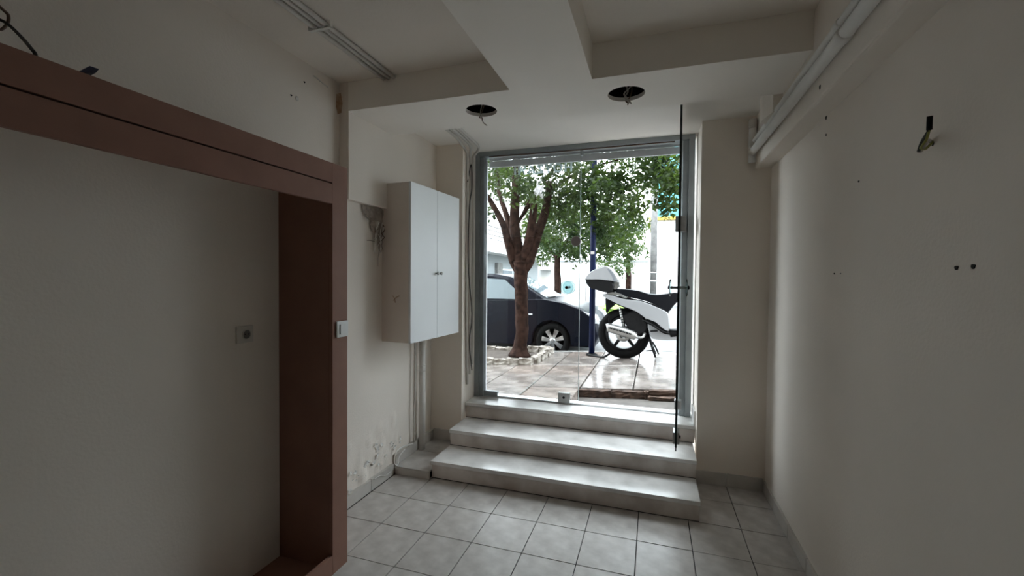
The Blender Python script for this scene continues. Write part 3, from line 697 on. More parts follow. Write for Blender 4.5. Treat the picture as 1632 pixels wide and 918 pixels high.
# ---- tree planter of limewashed bricks
TB = at(829, 566, 6.30)
plx0, plx1, ply0, ply1 = TB.x - 0.75, at(845, 578, 5.72).x + 0.05, 5.66, 6.76
pb = empty('tree_planter', ((plx0 + plx1) / 2, (ply0 + ply1) / 2, pz(-2.2, 6.2))); tag(pb, 'square tree pit edged with rough whitewashed bricks', 'tree pit')
brm = []
for v in range(4):
    bm = bmesh.new(); add_box(bm, -0.095, 0.095, -0.05, 0.05, 0.0, 0.095)
    bmesh.ops.subdivide_edges(bm, edges=bm.edges[:], cuts=2, use_grid_fill=True)
    for w in bm.verts: w.co += Vector((random.uniform(-.010, .010), random.uniform(-.010, .010), random.uniform(-.012, .012)))
    me = bpy.data.meshes.new('brick'); bmesh.ops.recalc_face_normals(bm, faces=bm.faces[:]); bm.to_mesh(me); bm.free(); me.materials.append(BRICKW); brm.append(me)
def brick_row(xa, ya, xb, yb):
    L = math.hypot(xb - xa, yb - ya); n = max(1, round(L / 0.2)); a = math.atan2(yb - ya, xb - xa)
    for k in range(n):
        t = (k + 0.5) / n; x = xa + (xb - xa) * t; y = ya + (yb - ya) * t
        share(random.choice(brm), pb, Vector((x, y, pz(x, y) - 0.01 + random.uniform(-.008, .008))) - pb.location, (0, 0, a + random.uniform(-.06, .06)), (L / n / 0.2, 1, random.uniform(0.9, 1.15)), 'brick')
brick_row(plx0, ply0, plx1, ply0); brick_row(plx1, ply0 + 0.08, plx1, ply1); brick_row(plx0, ply1, plx1, ply1); brick_row(plx0, ply0 + 0.08, plx0, ply1)
so = rough_block('soil', plx0 + 0.05, plx1 - 0.05, ply0 + 0.05, ply1 - 0.05, pz(plx0, 6.2) - 0.02, pz(plx0, 6.2) + 0.055, SOIL, pb, 0.012, 9); rel(so, pb)

# ---- near tree
TY_ = 6.30
tree = empty('street_tree', (TB.x, TY_, pz(TB.x, TY_) + 0.02)); tag(tree, 'leafy street tree with a forked brown trunk in the brick pit', 'tree')
def tp(px, py, dy=0.0):
    p = at(px, py, TY_ + dy); return p - tree.location
K = 4.371
def c1(x, y, dy=0.0): return tp(760 + x / K, 210 + y / K, dy)
bm = bmesh.new()
pts = catmull([tp(828, 567), tp(829, 552), tp(832, 525), tp(831, 480), tp(830, 445), tp(831, 424), tp(832, 414)], 4)
rad = []
for i, p in enumerate(pts):
    t = i / (len(pts) - 1); rad.append(0.098 + 0.085 * max(0, 1 - t / 0.22) ** 1.7 + 0.05 * max(0, (min(t, 0.92) - 0.70) / 0.3) ** 1.2 - 0.10 * max(0, (t - 0.94) / 0.06))
seg = 20; add_tube(bm, pts, rad, seg)
for v in bm.verts: v.co += Vector((random.uniform(-.008, .008), random.uniform(-.008, .008), 0))
obj('trunk', bm, BARK, tree, True)
for pl_, r0, r1 in (([c1(275, 985), c1(256, 905), c1(215, 760, -.1), c1(180, 640, -.2), c1(100, 490, -.3), c1(40, 400, -.4)], 0.085, 0.025),
                    ([c1(302, 985), c1(300, 905), c1(268, 720, .05), c1(262, 600, .1), c1(270, 420, .1), c1(275, 180, .15), c1(270, -80, .15)], 0.105, 0.05),
                    ([c1(290, 930), c1(268, 820), c1(235, 690, .1), c1(200, 560, .2), c1(160, 440, .35), c1(140, 250, .5)], 0.065, 0.03),
                    ([c1(319, 985), c1(328, 905), c1(375, 700, -.1), c1(393, 560, -.15), c1(400, 470, -.2), c1(430, 400, -.2)], 0.085, 0.04),
                    ([c1(341, 985), c1(364, 905), c1(430, 690, 0.05), c1(470, 580, .1), c1(498, 440, .1), c1(503, 345, .1)], 0.09, 0.048),
                    ([c1(275, 660, .1), c1(350, 525, .2), c1(420, 400, .4), c1(545, 250, .6), c1(640, 120, .8)], 0.045, 0.022),
                    ([c1(498, 430, .1), c1(620, 330, .3), c1(800, 250, .3), c1(1000, 190, .1)], 0.03, 0.012)):
    P_ = catmull(pl_, 5); bm = bmesh.new()
    add_tube(bm, P_, [(r0 + (r1 - r0) * i / (len(P_) - 1)) * min(1.0, 0.25 + i / 7) for i in range(len(P_))], 12)
    obj('branch', bm, BARK, tree, True)
def foliage(name, blobs, size, m, par, origin, seed=1, flat=1.0):
    """blobs: (px, py, Y, radius_m, count) leaf clouds"""
    rr = random.Random(seed); V = []; Fc = []
    for (px, py, Y, R, n) in blobs:
        c = at(px, py, Y)
        nc = max(3, n // 14)
        for k in range(nc):                                            # twigs carrying small sprays of leaves
            while True:
                u = Vector((rr.uniform(-1, 1), rr.uniform(-1, 1), rr.uniform(-1, 1)))
                if u.length <= 1: break
            tw = c + Vector((u.x * R, u.y * R * flat, u.z * R * 0.85))
            for q in range(14):
                p = tw + Vector((rr.gauss(0, 1), rr.gauss(0, 1), rr.gauss(0, 1))) * (R * 0.16 + 0.03)
                d = Vector((rr.uniform(-1, 1), rr.uniform(-1, 1), rr.uniform(-1.0, 0.25))).normalized()
                s = d.cross(Vector((rr.uniform(-1, 1), rr.uniform(-1, 1), rr.uniform(-1, 1)))).normalized()
                nrm = d.cross(s)
                L = size * rr.uniform(0.7, 1.25); W = L * 0.24
                b = len(V); p = p - origin
                V += [p, p + d * L * 0.4 + s * W + nrm * W * 0.35, p + d * L, p + d * L * 0.4 - s * W + nrm * W * 0.35]
                Fc += [(b, b + 1, b + 2), (b, b + 2, b + 3)]
    me = bpy.data.meshes.new(name); me.from_pydata([tuple(v) for v in V], [], Fc); me.materials.append(m); me.update()
    o = bpy.data.objects.new(name, me); o['kind'] = 'stuff'
    return link(o, par)
B = []
for px in range(770, 1100, 24):
    for py in range(150, 300, 24):
        B.append((px + random.uniform(-8, 8), py + random.uniform(-8, 8), random.uniform(5.7, 7.6), 0.25, 112))
for (px, py, Y, R, n) in ((775, 300, 6.2, .2, 70), (782, 335, 6.6, .13, 40), (790, 265, 6.0, .25, 80), (800, 285, 7.0, .2, 80), (835, 300, 7.2, .25, 140), (850, 330, 7.4, .25, 150), (838, 360, 7.6, .18, 90), (880, 310, 6.8, .28, 190), (905, 330, 6.6, .28, 190), (935, 310, 6.4, .28, 190),
                          (960, 300, 6.3, .28, 190), (890, 355, 7.0, .25, 150), (960, 340, 6.5, .27, 190), (985, 320, 6.6, .25, 120), (925, 370, 7.0, .2, 130), (965, 375, 6.6, .2, 120), (1000, 355, 6.8, .2, 110), (1015, 330, 6.4, .14, 60), (1055, 250, 5.8, .22, 130), (1065, 285, 5.7, .18, 110), (1060, 315, 5.7, .12, 60), (1068, 335, 5.7, .07, 24), (1040, 280, 6.0, .16, 60), (1020, 280, 6.2, .16, 70), (985, 290, 6.2, .2, 90)):
    B.append((px, py, Y, R * 1.05, int(n * 1.7)))
foliage('foliage', B, 0.088, LEAF, tree, tree.location, 5)
# plastic bag caught on a branch
bc = at(760 + 432 / K, 210 + 415 / K, 6.02)
bm = bmesh.new(); bmesh.ops.create_icosphere(bm, subdivisions=3, radius=0.09)
for v in bm.verts:
    k = 1 + 0.35 * math.sin(7 * v.co.x / 0.09) * math.cos(5 * v.co.z / 0.09) + random.uniform(-.12, .12)
    v.co = Vector((v.co.x * 0.75 * k, v.co.y * 0.5 * k, v.co.z * 1.15 * k + (0.05 if v.co.z > 0.07 else 0)))
tag(obj('plastic_bag', bm, BAG, None, False, bc), 'crumpled white plastic bag caught on a branch of the near tree', 'bag')

# ---- further tree behind the car
t2 = empty('street_tree', (at(889, 470, 11.0).x, 11.0, 0.12)); tag(t2, 'further thin-trunked street tree standing behind the dark car', 'tree')
p2 = lambda px, py, dy=0.0: at(px, py, 11.0 + dy) - t2.location
tube('trunk', catmull([Vector((0, 0, 0)), p2(889, 455), p2(888, 430), p2(889, 405), p2(892, 380)], 4), [0.10, 0.06], BARK, t2, 12)
tube('branch', catmull([p2(889, 410), p2(902, 385, -.3), p2(930, 360, -.4)], 4), [0.05, 0.025], BARK, t2, 8)
tube('branch', catmull([p2(889, 412), p2(870, 390, .3), p2(855, 360, .4)], 4), [0.05, 0.025], BARK, t2, 8)
B = [(px + random.uniform(-8, 8), py + random.uniform(-6, 6), random.uniform(10.2, 12), 0.34, 240) for px in range(862, 1010, 20) for py in range(335, 400, 20)]
B += [(905, 395, 10.6, .25, 110), (935, 398, 10.5, .22, 110), (880, 392, 10.8, .2, 80)]
foliage('foliage', B, 0.11, LEAF, t2, t2.location, 9)
t3 = empty('street_tree', (at(1000, 470, 15.0).x, 15.0, 0.12)); tag(t3, 'pale green tree rising behind the scooter top case', 'tree')
tube('trunk', [Vector((0, 0, 0)), at(1002, 440, 15.0) - t3.location, at(1000, 400, 15.0) - t3.location], [0.12, 0.06], BARK, t3, 10)
B = [(px + random.uniform(-6, 6), py + random.uniform(-6, 6), random.uniform(14.3, 15.6), 0.33, 110) for px in range(965, 1030, 15) for py in range(370, 432, 15) if py < 415 or px < 1005]
foliage('foliage', B, 0.12, LEAF2, t3, t3.location, 11)

# ---- blue street-sign pole
bp0 = at(943, 566, 6.48)
pole = empty('sign_pole', (bp0.x, 6.48, pz(bp0.x, 6.48))); tag(pole, 'dark blue steel pole rising between tree and scooter', 'pole')
lathe('post', (0, 0, 0), (0, 0, 1), [(0.043, 0), (0.043, 4.2)], BLUEPOLE, pole, 18)
lathe('base_collar', (0, 0, 0), (0, 0, 1), [(0.085, 0), (0.08, 0.02), (0.05, 0.03)], RUBBER, pole, 18)
box('sticker', -0.026, 0.026, -0.047, -0.042, 1.49, 1.53, STICK, pole)
# lock cable from the pole to the rear wheel
lk = [at(938, 567, 6.40), at(950, 570, 6.30), at(962, 568, 6.22), at(974, 562, 6.20), at(985, 556, 6.20)]
for p in lk[:3]: p.z = pz(p.x, p.y) + 0.015
tag(tube('lock_cable', catmull(lk, 6), 0.014, BLACK, None, 8), 'black lock cable lying from the blue pole to the scooter wheel', 'cable')

# ---- utility pole
up_ = at(1041, 455, 13.5)
ut = empty('utility_pole', (up_.x, 13.5, 0.12)); tag(ut, 'weathered grey utility pole across the street', 'pole')
lathe('shaft', (0, 0, 0), (0, 0, 1), [(0.10, 0), (0.085, 6)], CONC, ut, 14)
lathe('band', (0, 0, 1.30), (0, 0, 1), [(0.105, 0), (0.105, 0.05)], STEEL, ut, 14)
lathe('band', (0, 0, 1.55), (0, 0, 1), [(0.104, 0), (0.104, 0.04)], STEEL, ut, 14)

# ------------------------------------------------------------------ cars
def make_car(name, loc, paint, label, yaw=0.0, detail=True):
    r = empty(name, loc, rot=(0, 0, yaw)); tag(r, label, 'car')
    W = 1.70
    WX = (-0.80, -3.30); WR = 0.30
    low = [(0.0, 0.42), (-0.02, 0.60), (-0.12, 0.74), (-0.30, 0.86), (-0.60, 0.96), (-0.95, 1.02), (-1.3, 1.0), (-2.2, 0.97), (-3.2, 0.98), (-3.9, 0.98), (-4.12, 0.88), (-4.18, 0.55), (-4.12, 0.26), (-3.66, 0.22)]
    def arch(cx, n=9, R=0.365): return [(cx + R * math.cos(a), 0.30 + R * math.sin(a)) for a in [math.pi * (1.05 - 1.10 * k / (n - 1)) for k in range(n)]]
    low = low + arch(WX[1])[:] + [(-2.9, 0.20), (-1.2, 0.20)] + arch(WX[0]) + [(-0.4, 0.22), (-0.08, 0.24)]
    o = puffy('body', low, 0.0, W, paint, r, 0.05, levels=((0, 0.975), (0.03, 0.995), (0.10, 1.0), (0.90, 1.0), (0.97, 0.995), (1, 0.975)))
    box('underbody', -4.0, -0.1, 0.12, W - 0.12, 0.2, 0.5, BLACK, r)
    gh = [(-0.90, 0.99), (-1.62, 1.40), (-1.95, 1.46), (-2.5, 1.47), (-3.1, 1.41), (-3.75, 1.12), (-3.95, 0.97)]
    bm = bmesh.new(); n = len(gh)
    rings = []
    for y, k, in ((0.05, 0.0), (0.20, 1.0), (W - 0.20, 1.0), (W - 0.05, 0.0)):
        ring = []
        for (x, z) in gh:
            if k: ring.append(bm.verts.new((x, y, z)))
            else: ring.append(bm.verts.new((x * 0.985 - 0.04, y + (0.10 if z > 1.2 else 0.0), z - (0.05 if z > 1.2 else 0.0))))
        rings.append(ring)
    for a, b in zip(rings, rings[1:]):
        for k in range(n): bm.faces.new((a[k], a[(k + 1) % n], b[(k + 1) % n], b[k]))
    bm.faces.new(rings[0][::-1]); bm.faces.new(rings[-1])
    obj('cabin', bm, paint, r)
    # windows
    def pane(nm, quad, m=CARGLASS, th=0.012):
        bm = bmesh.new(); Q = [Vector(v) for v in quad]
        nr = (Q[1] - Q[0]).cross(Q[2] - Q[0]).normalized()
        if nr.dot(Vector((sum(q.x for q in Q) / len(Q) + 2.3, sum(q.y for q in Q) / len(Q) - W / 2, sum(q.z for q in Q) / len(Q) - 1.0))) < 0: nr = -nr
        a = [bm.verts.new(q + nr * 0.002) for q in Q]; b = [bm.verts.new(q + nr * th) for q in Q]
        bm.faces.new(a); bm.faces.new(b)
        for k in range(len(Q)): bm.faces.new((a[k], a[(k + 1) % len(Q)], b[(k + 1) % len(Q)], b[k]))
        return obj(nm, bm, m, r)
    pane('windscreen', [(-0.95, 0.22, 1.02), (-1.58, 0.28, 1.378), (-1.58, W - 0.28, 1.378), (-0.95, W - 0.22, 1.02)])
    for y, s in ((0.05, 1), (W - 0.05, -1)):
        d = 0.10 * s
        pane('side_window', [(-1.28, y + 0.005 * s, 1.0), (-1.72, y + 0.085 * s, 1.35), (-2.42, y + 0.088 * s, 1.385), (-2.42, y + 0.0, 1.0)])
        pane('side_window', [(-2.50, y, 1.0), (-2.50, y + 0.088 * s, 1.385), (-2.98, y + 0.085 * s, 1.34), (-3.55, y + 0.01 * s, 1.03)])
    pane('rear_window', [(-3.15, 0.26, 1.40), (-3.74, 0.22, 1.13), (-3.74, W - 0.22, 1.13), (-3.15, W - 0.26, 1.40)])
    for wx in WX:
        for wy, s in ((0.02, -1), (W - 0.02, 1)):
            w = lathe('wheel', (wx, wy - s * 0.20, WR), (0, s, 0), [(0.19, 0.0), (0.29, 0.0), (0.305, 0.03), (0.305, 0.17), (0.285, 0.20), (0.205, 0.20), (0.20, 0.175)], RUBBER, r, 28)
            if not detail and s > 0: continue
            lathe('wheel_disc', (wx, wy - s * 0.03, WR), (0, s, 0), [(0.198, 0.0), (0.198, 0.005)], mat('wheel_dark', (0.05, 0.05, 0.055), 0.5), w, 28)
            for q in range(7):
                a = 2 * math.pi * q / 7 + 0.3
                bm = bmesh.new()
                for (ra, wa) in ((0.04, 0.018), (0.195, 0.04)): pass
                ca, sa = math.cos(a), math.sin(a)
                quad = [(0.03, -0.022), (0.196, -0.040), (0.196, 0.040), (0.03, 0.022)]
                A_ = [bm.verts.new((wx + u * ca - v * sa, wy - s * 0.024, WR + u * sa + v * ca)) for u, v in quad]
                B_ = [bm.verts.new((wx + u * ca - v * sa, wy - s * 0.004, WR + u * sa + v * ca)) for u, v in quad]
                bm.faces.new(A_); bm.faces.new(B_)
                for k in range(4): bm.faces.new((A_[k], A_[(k + 1) % 4], B_[(k + 1) % 4], B_[k]))
                obj('spoke', bm, CHROME, w)
            lathe('hub_cap', (wx, wy - s * 0.006, WR), (0, s, 0), [(0.05, -0.01), (0.05, 0.004), (0.03, 0.010)], CHROME, w, 18)
    # lamps, grille, indicator
    for y in (0.02, W - 0.40):
        puffy('headlamp', [(-0.02, 0.62), (-0.08, 0.74), (-0.33, 0.84), (-0.38, 0.78), (-0.20, 0.64)], y, y + 0.38, LAMP, r, 0.1, levels=((0, 1.02), (1, 1.02)))
    for k in range(5): box('grille_bar', -0.03, 0.012, 0.30, W - 0.30, 0.40 + 0.05 * k, 0.415 + 0.05 * k, CHROME, r, 0.003)
    box('grille', -0.10, 0.004, 0.28, W - 0.28, 0.38, 0.64, BLACK, r, 0.01)
    box('indicator', -1.24, -1.16, -0.004, 0.02, 0.735, 0.76, LAMP, r, 0.004)
    box('door_line', -1.305, -1.298, -0.002, 0.02, 0.25, 0.97, BLACK, r)
    box('number_plate', 0.008, 0.02, W / 2 - 0.26, W / 2 + 0.26, 0.44, 0.55, SWITCH, r)
    box('wiper', -0.98, -0.94, 0.3, 0.9, 1.025, 1.045, BLACK, r)
    return r
cf = at(955, 535, 7.40)
make_car('parked_car', (cf.x, 7.38, 0.12), NAVYCAR, 'dark navy hatchback parked behind the near tree')
c2 = at(936, 480, 9.5)
make_car('parked_car', (c2.x, 9.1, 0.12), PALECAR, 'pale blue car parked across the street behind the dark hatchback')

# ------------------------------------------------------------------ scooter
SYC = 6.22
g0 = at(994, 572, SYC)
sc_ = empty('scooter', (g0.x, SYC, pz(g0.x, SYC))); tag(sc_, 'silver and black scooter with a top case parked on the pavement', 'scooter')
org = sc_.location.copy()
def s2(cx, cy): p = at(930 + cx / 5.1, 410 + cy / 5.1, SYC) - org; return (p.x, p.z)
def s3(cx, cy, dy=0.0): p = at(930 + cx / 5.1, 410 + cy / 5.1, SYC) - org; return Vector((p.x, dy, p.z))
def spf(name, pts, w, m, shrink=0.06, curve=3, y=0.0, levels=None): return puffy(name, [s2(*p) for p in pts], y - w / 2, y + w / 2, m, sc_, shrink, curve=curve, levels=levels)
def wheel(cx, cz, R):
    w = lathe('wheel', (cx, -0.05, cz), (0, 1, 0), [(R * .70, 0.012), (R * .74, 0.0), (R * .90, 0.0), (R, 0.025), (R * 1.01, 0.05), (R, 0.075), (R * .90, 0.10), (R * .74, 0.10), (R * .70, 0.088), (R * .70, 0.012)], RUBBER, sc_, 36, cap=False)
    rim = lathe('rim', (cx, -0.045, cz), (0, 1, 0), [(R * .60, 0.0), (R * .71, 0.0), (R * .71, 0.09), (R * .60, 0.09), (R * .60, 0.0)], mat('rim_dark', (0.008, 0.008, 0.009), 0.4, spec=0.2), w, 36, cap=False)
    lathe('hub', (cx, -0.05, cz), (0, 1, 0), [(0.05, 0), (0.055, 0.01), (0.055, 0.09), (0.05, 0.1)], STEEL, w, 18)
    for q in range(5):
        a = 2 * math.pi * q / 5 + 0.35; ca, sa = math.cos(a), math.sin(a)
        tube('spoke', [(cx + 0.04 * ca, 0, cz + 0.04 * sa), (cx + R * .64 * ca, 0, cz + R * .64 * sa)], [0.026, 0.020], mat('rim_dark', (0.008, 0.008, 0.009), 0.4, spec=0.2), w, 8)
    return w
rwc = s2(326, 618); RW = rwc[1]
wheel(rwc[0], RW, RW)
fwx = rwc[0] + 1.33
wheel(fwx, RW, RW)
spf('engine', [(320, 470), (420, 430), (480, 470), (520, 540), (500, 610), (430, 620), (360, 560), (330, 520)], 0.24, mat('engine_grey', (0.012, 0.012, 0.013), 0.5, spec=0.2, var=0.3, scale=30), 0.1)
spf('swing_arm', [(300, 590), (360, 560), (470, 590), (520, 620), (500, 650), (400, 640), (320, 640)], 0.10, BLACK, 0.1, y=0.13)
# muffler with its slotted shield
mf = tube('muffler', catmull([s3(200, 560, -.17), s3(215, 562, -.17), s3(320, 592, -.17), s3(400, 620, -.165), s3(446, 640, -.155)], 4), [0.050, 0.058, 0.062, 0.062, 0.060, 0.052, 0.022], STEEL, sc_, 16)
for k in range(7):
    a = s3(225 + k * 25, 565 + k * 7.2, -.17); b = s3(245 + k * 25, 571 + k * 7.2, -.17)
    tube('shield_slot', [a + Vector((0, -0.062, 0.008)), b + Vector((0, -0.062, 0.008))], 0.010, BLACK, mf, 6)
tube('exhaust_pipe', catmull([s3(440, 638, -.155), s3(480, 640, -.14), s3(500, 610, -.10)], 4), 0.018, STEEL, sc_, 8)
# bodywork
for s in (-1, 1):
    spf('side_panel', [(152, 300), (230, 303), (330, 335), (470, 352), (590, 398), (680, 442), (697, 500), (694, 588), (655, 575), (590, 520), (510, 490), (430, 432), (310, 385), (215, 340)], 0.10, SILVER, 0.05, 2, y=s * 0.13)
spf('tail_core', [(175, 305), (330, 320), (600, 390), (690, 440), (690, 590), (560, 520), (430, 440), (300, 395), (190, 345)], 0.22, BLACK, 0.05, 0)
spf('rear_mudguard', [(180, 335), (260, 385), (215, 420), (195, 455), (186, 440)], 0.13, BLACK, 0.05, 0)
spf('rear_fender', [(200, 500), (230, 465), (300, 438), (360, 440), (400, 470), (350, 462), (290, 468), (235, 500), (212, 540)], 0.12, BLACK, 0.05, 2)
spf('tail_light', [(150, 303), (178, 306), (190, 328), (165, 318)], 0.16, mat('tail_red', (0.25, 0.05, 0.04), 0.2), 0.05, 0)
spf('seat', [(248, 262), (330, 256), (440, 268), (520, 292), (600, 302), (690, 292), (760, 285), (800, 310), (775, 345), (725, 400), (690, 440), (640, 410), (560, 372), (470, 345), (370, 322), (300, 300)], 0.30, SEAT, 0.07, 3)
spf('grab_rail', [(190, 300), (240, 280), (310, 295), (360, 325), (340, 328), (290, 308), (240, 300)], 0.34, STEEL, 0.03, 2)
# belly and floor
spf('belly_pan', [(520, 535), (560, 540), (640, 590), (695, 620), (760, 625), (900, 600), (900, 655), (700, 668), (560, 655), (530, 600)], 0.26, SILVER, 0.05, 2)
spf('trim_strip', [(490, 505), (540, 505), (600, 545), (660, 590), (700, 600), (760, 600), (760, 615), (690, 618), (640, 605), (570, 555), (520, 530)], 0.34, BLACK, 0.03, 2)
spf('floor_board', [(690, 590), (900, 585), (960, 570), (960, 610), (700, 640)], 0.30, BLACK, 0.05, 0)
fs = spf('front_shield', [(930, 560), (960, 380), (1010, 250), (1040, 180), (1075, 170), (1090, 300), (1080, 450), (1020, 560), (960, 610)], 0.40, SILVER, 0.12, 2)
spf('front_fender', [(930, 560), (960, 480), (1030, 445), (1110, 470), (1150, 550), (1100, 500), (1030, 480), (970, 520)], 0.13, SILVER, 0.05, 2)
tube('fork', [s3(1045, 330, -.07), Vector((fwx, -0.07, RW))], 0.022, STEEL, sc_, 8); tube('fork', [s3(1045, 330, .07), Vector((fwx, 0.07, RW))], 0.022, STEEL, sc_, 8)
spf('handlebar_cowl', [(1000, 150), (1060, 120), (1085, 150), (1070, 190), (1010, 185)], 0.22, SILVER, 0.1, 2)
for s in (-1, 1):
    tube('handlebar', catmull([s3(1030, 160, 0), s3(1010, 150, s * .2), s3(985, 160, s * .34)], 4), 0.014, BLACK, sc_, 8)
    tube('mirror_arm', catmull([s3(1010, 150, s * .22), s3(1000, 100, s * .28), s3(990, 50, s * .32)], 4), 0.006, BLACK, sc_, 6)
    lathe('mirror', s3(990, 40, s * .33) , (1, 0, 0), [(0.045, -0.012), (0.058, 0), (0.055, 0.01)], BLACK, sc_, 16)
# small running gear
tube('shock_absorber', [s3(300, 400, -.13), s3(330, 560, -.13)], 0.016, STEEL, sc_, 8)
for k in range(6): lathe('spring_coil', s3(303 + k * 4, 420 + k * 20, -.13), s3(330, 560, -.13) - s3(300, 400, -.13), [(0.022, -0.004), (0.028, 0), (0.022, 0.004)], BLACK, sc_, 12)
lathe('brake_disc', (rwc[0], -0.075, RW), (0, 1, 0), [(0.06, 0), (0.105, 0), (0.105, 0.004), (0.06, 0.004), (0.06, 0)], STEEL, sc_, 28, cap=False)
tube('passenger_footpeg', [s3(545, 590, -.16), s3(600, 585, -.19)], 0.012, BLACK, sc_, 8)
tube('seat_piping', catmull([s3(300, 303, -.152), s3(370, 328, -.155), s3(470, 350, -.155), s3(560, 378, -.155), s3(640, 415, -.15), s3(690, 446, -.145)], 4), 0.007, BLACK, sc_, 6)
tube('panel_gap', catmull([s3(480, 500, -.185), s3(570, 545, -.185), s3(640, 592, -.185), s3(694, 606, -.18)], 4), 0.012, BLACK, sc_, 6)
# stands
for s in (-1, 1):
    tube('centre_stand', catmull([s3(535, 655, s * .10), s3(560, 730, s * .13), s3(585, 800, s * .15)], 3), 0.013, BLACK, sc_, 8)
tube('stand_crossbar', [s3(560, 730, -.13), s3(560, 730, .13)], 0.010, BLACK, sc_, 8)
tube('side_stand', catmull([s3(560, 675, -.14), s3(590, 725, -.17), s3(608, 768, -.20)], 3), 0.010, BLACK, sc_, 8)
tube('stand_tang', [s3(563, 745, -.13), s3(510, 748, -.15)], 0.008, BLACK, sc_, 6)
# top case
spf('case_base', [(25, 178), (120, 180), (250, 198), (248, 272), (190, 284), (110, 262), (60, 245)], 0.42, mat('case_dark', (0.008, 0.008, 0.009), 0.5, spec=0.2), 0.10, 2)
spf('case_lid', [(20, 182), (40, 140), (90, 105), (140, 88), (185, 72), (225, 85), (262, 120), (292, 165), (302, 195), (270, 200), (240, 196), (130, 182)], 0.44, SILVER, 0.12, 2)
spf('case_trim', [(205, 100), (222, 98), (262, 150), (275, 196), (255, 196), (240, 150)], 0.445, mat('case_grey', (0.22, 0.24, 0.27), 0.3), 0.06, 2)
spf('case_backrest', [(250, 203), (300, 200), (296, 240), (262, 262), (248, 255)], 0.30, STEEL, 0.05, 0)
spf('case_bracket', [(190, 282), (250, 270), (260, 290), (200, 300)], 0.18, BLACK, 0.03, 0)

# ------------------------------------------------------------------ buildings and far things
b1 = empty('street_building', (-5.2, 15.0, 0.12)); tag(b1, 'pale two-storey building with a balcony rail on the left', 'building')
def bb(root, name, *q, m=BWHITE, par=None): return rel(box(name, *q, m, par or root), root)
GXB = -5.2
za = at_x(774, 404, GXB).z
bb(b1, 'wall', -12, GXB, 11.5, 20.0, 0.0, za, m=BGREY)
bb(b1, 'floor_slab', -12, GXB + 0.5, 11.2, 20.2, za, za + 0.32)
bb(b1, 'upper_wall', -12, GXB - 1.6, 11.0, 20.0, za + 0.32, 6.0)
wa, wb = at_x(800, 431, GXB), at_x(815, 443, GXB)
wy0, wy1 = wa.y, wb.y
w_ = bb(b1, 'window', GXB, GXB + 0.03, wy0 - 0.1, wy1 + 0.1, wb.z - 0.02, wa.z + 0.06, m=BWHITE)
bb(b1, 'pane', GXB + 0.03, GXB + 0.04, wy0, wy1, wb.z + 0.03, wa.z, m=SHUTTER)
bb(b1, 'pilaster', GXB, GXB + 0.1, wy0 - 0.75, wy0 - 0.2, 0.12, wa.z + 0.25, m=CONC)
for k in range(8):
    y = 11.6 + k * 1.15; bb(b1, 'rail_post', GXB + 0.40, GXB + 0.44, y, y + 0.05, za + 0.32, za + 0.85, m=BWHITE)
for k in range(4): bb(b1, 'rail_bar', GXB + 0.41, GXB + 0.43, 11.3, 20.0, za + 0.40 + 0.13 * k, za + 0.43 + 0.13 * k, m=CONC)
b2 = empty('street_building', (-4.4, 22.0, 0.12)); tag(b2, 'white building with a dark doorway and small balcony behind the near trunk', 'building')
xa_, xb_ = at(838, 450, 22).x, at(878, 450, 22).x
bb(b2, 'wall', xa_ - 1.0, xb_, 22.0, 30.0, 0.0, 7.0)
q0, q1 = at(843, 431, 22), at(849, 455, 22)
bb(b2, 'doorway', q0.x, q1.x, 21.95, 22.0, 0.12, q0.z, m=SHUTTER)
q0, q1 = at(861, 412, 22), at(874, 426, 22)
bb(b2, 'balcony', q0.x, q1.x + 0.2, 21.2, 22.0, q1.z - 0.15, q1.z)
for k in range(7): x = q0.x + (q1.x + 0.2 - q0.x) * k / 6; bb(b2, 'baluster', x - 0.02, x + 0.02, 21.2, 21.25, q1.z, q0.z, m=CONC)
bb(b2, 'balcony_rail', q0.x, q1.x + 0.2, 21.18, 21.26, q0.z, q0.z + 0.06, m=CONC)
q0 = at(860, 441, 22); q1 = at(874, 441, 22)
bb(b2, 'garage_door', q0.x, q1.x, 21.93, 22.0, 0.12, q0.z, m=mat('garage_beige', (0.62, 0.58, 0.52), 0.7))
b3 = empty('garden_wall', (-1.5, 22.5, 0.12)); tag(b3, 'long blank white wall across the street behind the scooter', 'wall')
bb(b3, 'panel', xb_ + 0.01, at(934, 400, 22.5).x, 22.5, 22.9, 0.0, at(900, 419, 22.5).z)
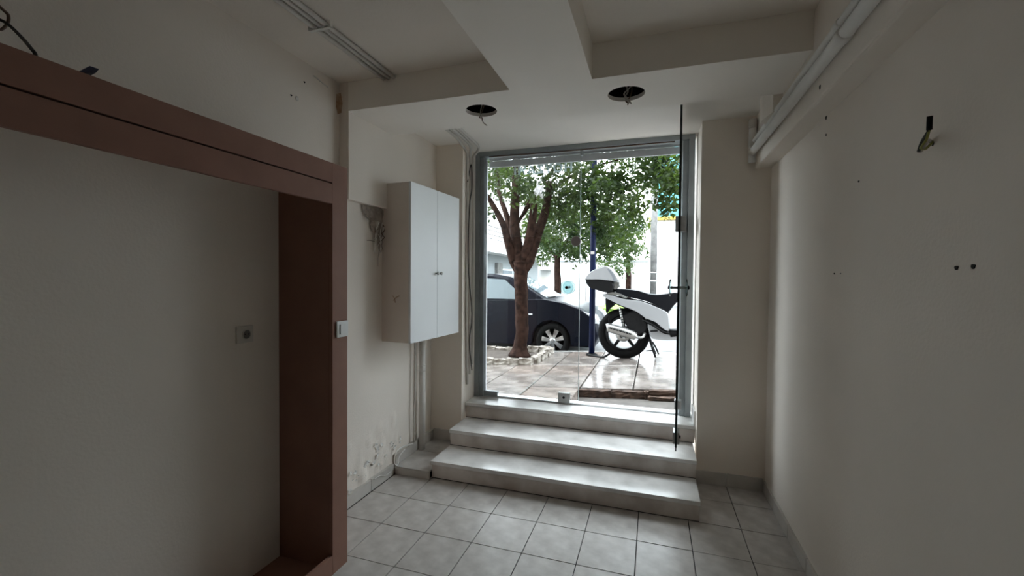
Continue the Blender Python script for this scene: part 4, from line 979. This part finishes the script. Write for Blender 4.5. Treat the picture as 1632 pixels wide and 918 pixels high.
bb(b3, 'panel', at(934, 400, 22.5).x + 0.03, at(1034, 400, 22.5).x, 22.5, 22.9, 0.0, at(900, 419, 22.5).z + 0.05)
bb(b3, 'coping', xb_ + 0.01, at(1034, 400, 22.5).x, 22.45, 22.95, at(900, 419, 22.5).z + 0.05, at(900, 419, 22.5).z + 0.12, m=BGREY)
b4 = empty('shop_building', (1.5, 24.0, 0.12)); tag(b4, 'teal clad building with a yellow fascia and white ground floor', 'building')
x0_, x1_ = at(1044, 350, 24).x, 9.0
bb(b4, 'ground_floor', x0_, x1_, 24.0, 30.0, 0.0, at(1060, 351, 24).z)
bb(b4, 'fascia', x0_ - 0.3, x1_, 23.8, 30.0, at(1060, 351, 24).z, at(1060, 346, 24).z, m=YELLOW)
for i in range(6):
    for j in range(5):
        xx0 = x0_ + i * 1.2; zz = at(1060, 346, 24).z + 0.02 + j * 1.0
        bb(b4, 'cladding_panel', xx0 + 0.01, xx0 + 1.19, 23.9, 24.0, zz, zz + 0.98, m=TEAL)
bb(b4, 'core', x0_, x1_, 24.01, 30, at(1060, 346, 24).z, at(1060, 346, 24).z + 5.0, m=BGREY)
b5_unseen = empty('street_building', (10, 15, 0.12)); tag(b5_unseen, kind='structure')  # unseen block, added to keep open-sky light off the left wall
bb(b5_unseen, 'wall', 5.0, 20.0, 11.0, 20.0, 0.0, 7.0, m=BWHITE)
for k in range(5):
    bb(b5_unseen, 'window', 6.2 + k * 2.6, 7.4 + k * 2.6, 10.96, 11.0, 4.2, 5.6, m=SHUTTER)
    bb(b5_unseen, 'shop_window', 6.0 + k * 2.6, 7.8 + k * 2.6, 10.96, 11.0, 0.3, 2.6, m=SHUTTER)
bb(b5_unseen, 'cornice', 4.8, 20.2, 10.8, 20.2, 7.0, 7.25, m=BGREY)
gr = rough_block('grass_strip', at(952, 495, 16.5).x, at(1030, 495, 16.5).x, 16.0, 19.0, 0.12, 0.42, GRASS, None, 0.03, 10)
tag(gr, 'bright lime green grass strip seen under the scooter tail', 'grass')
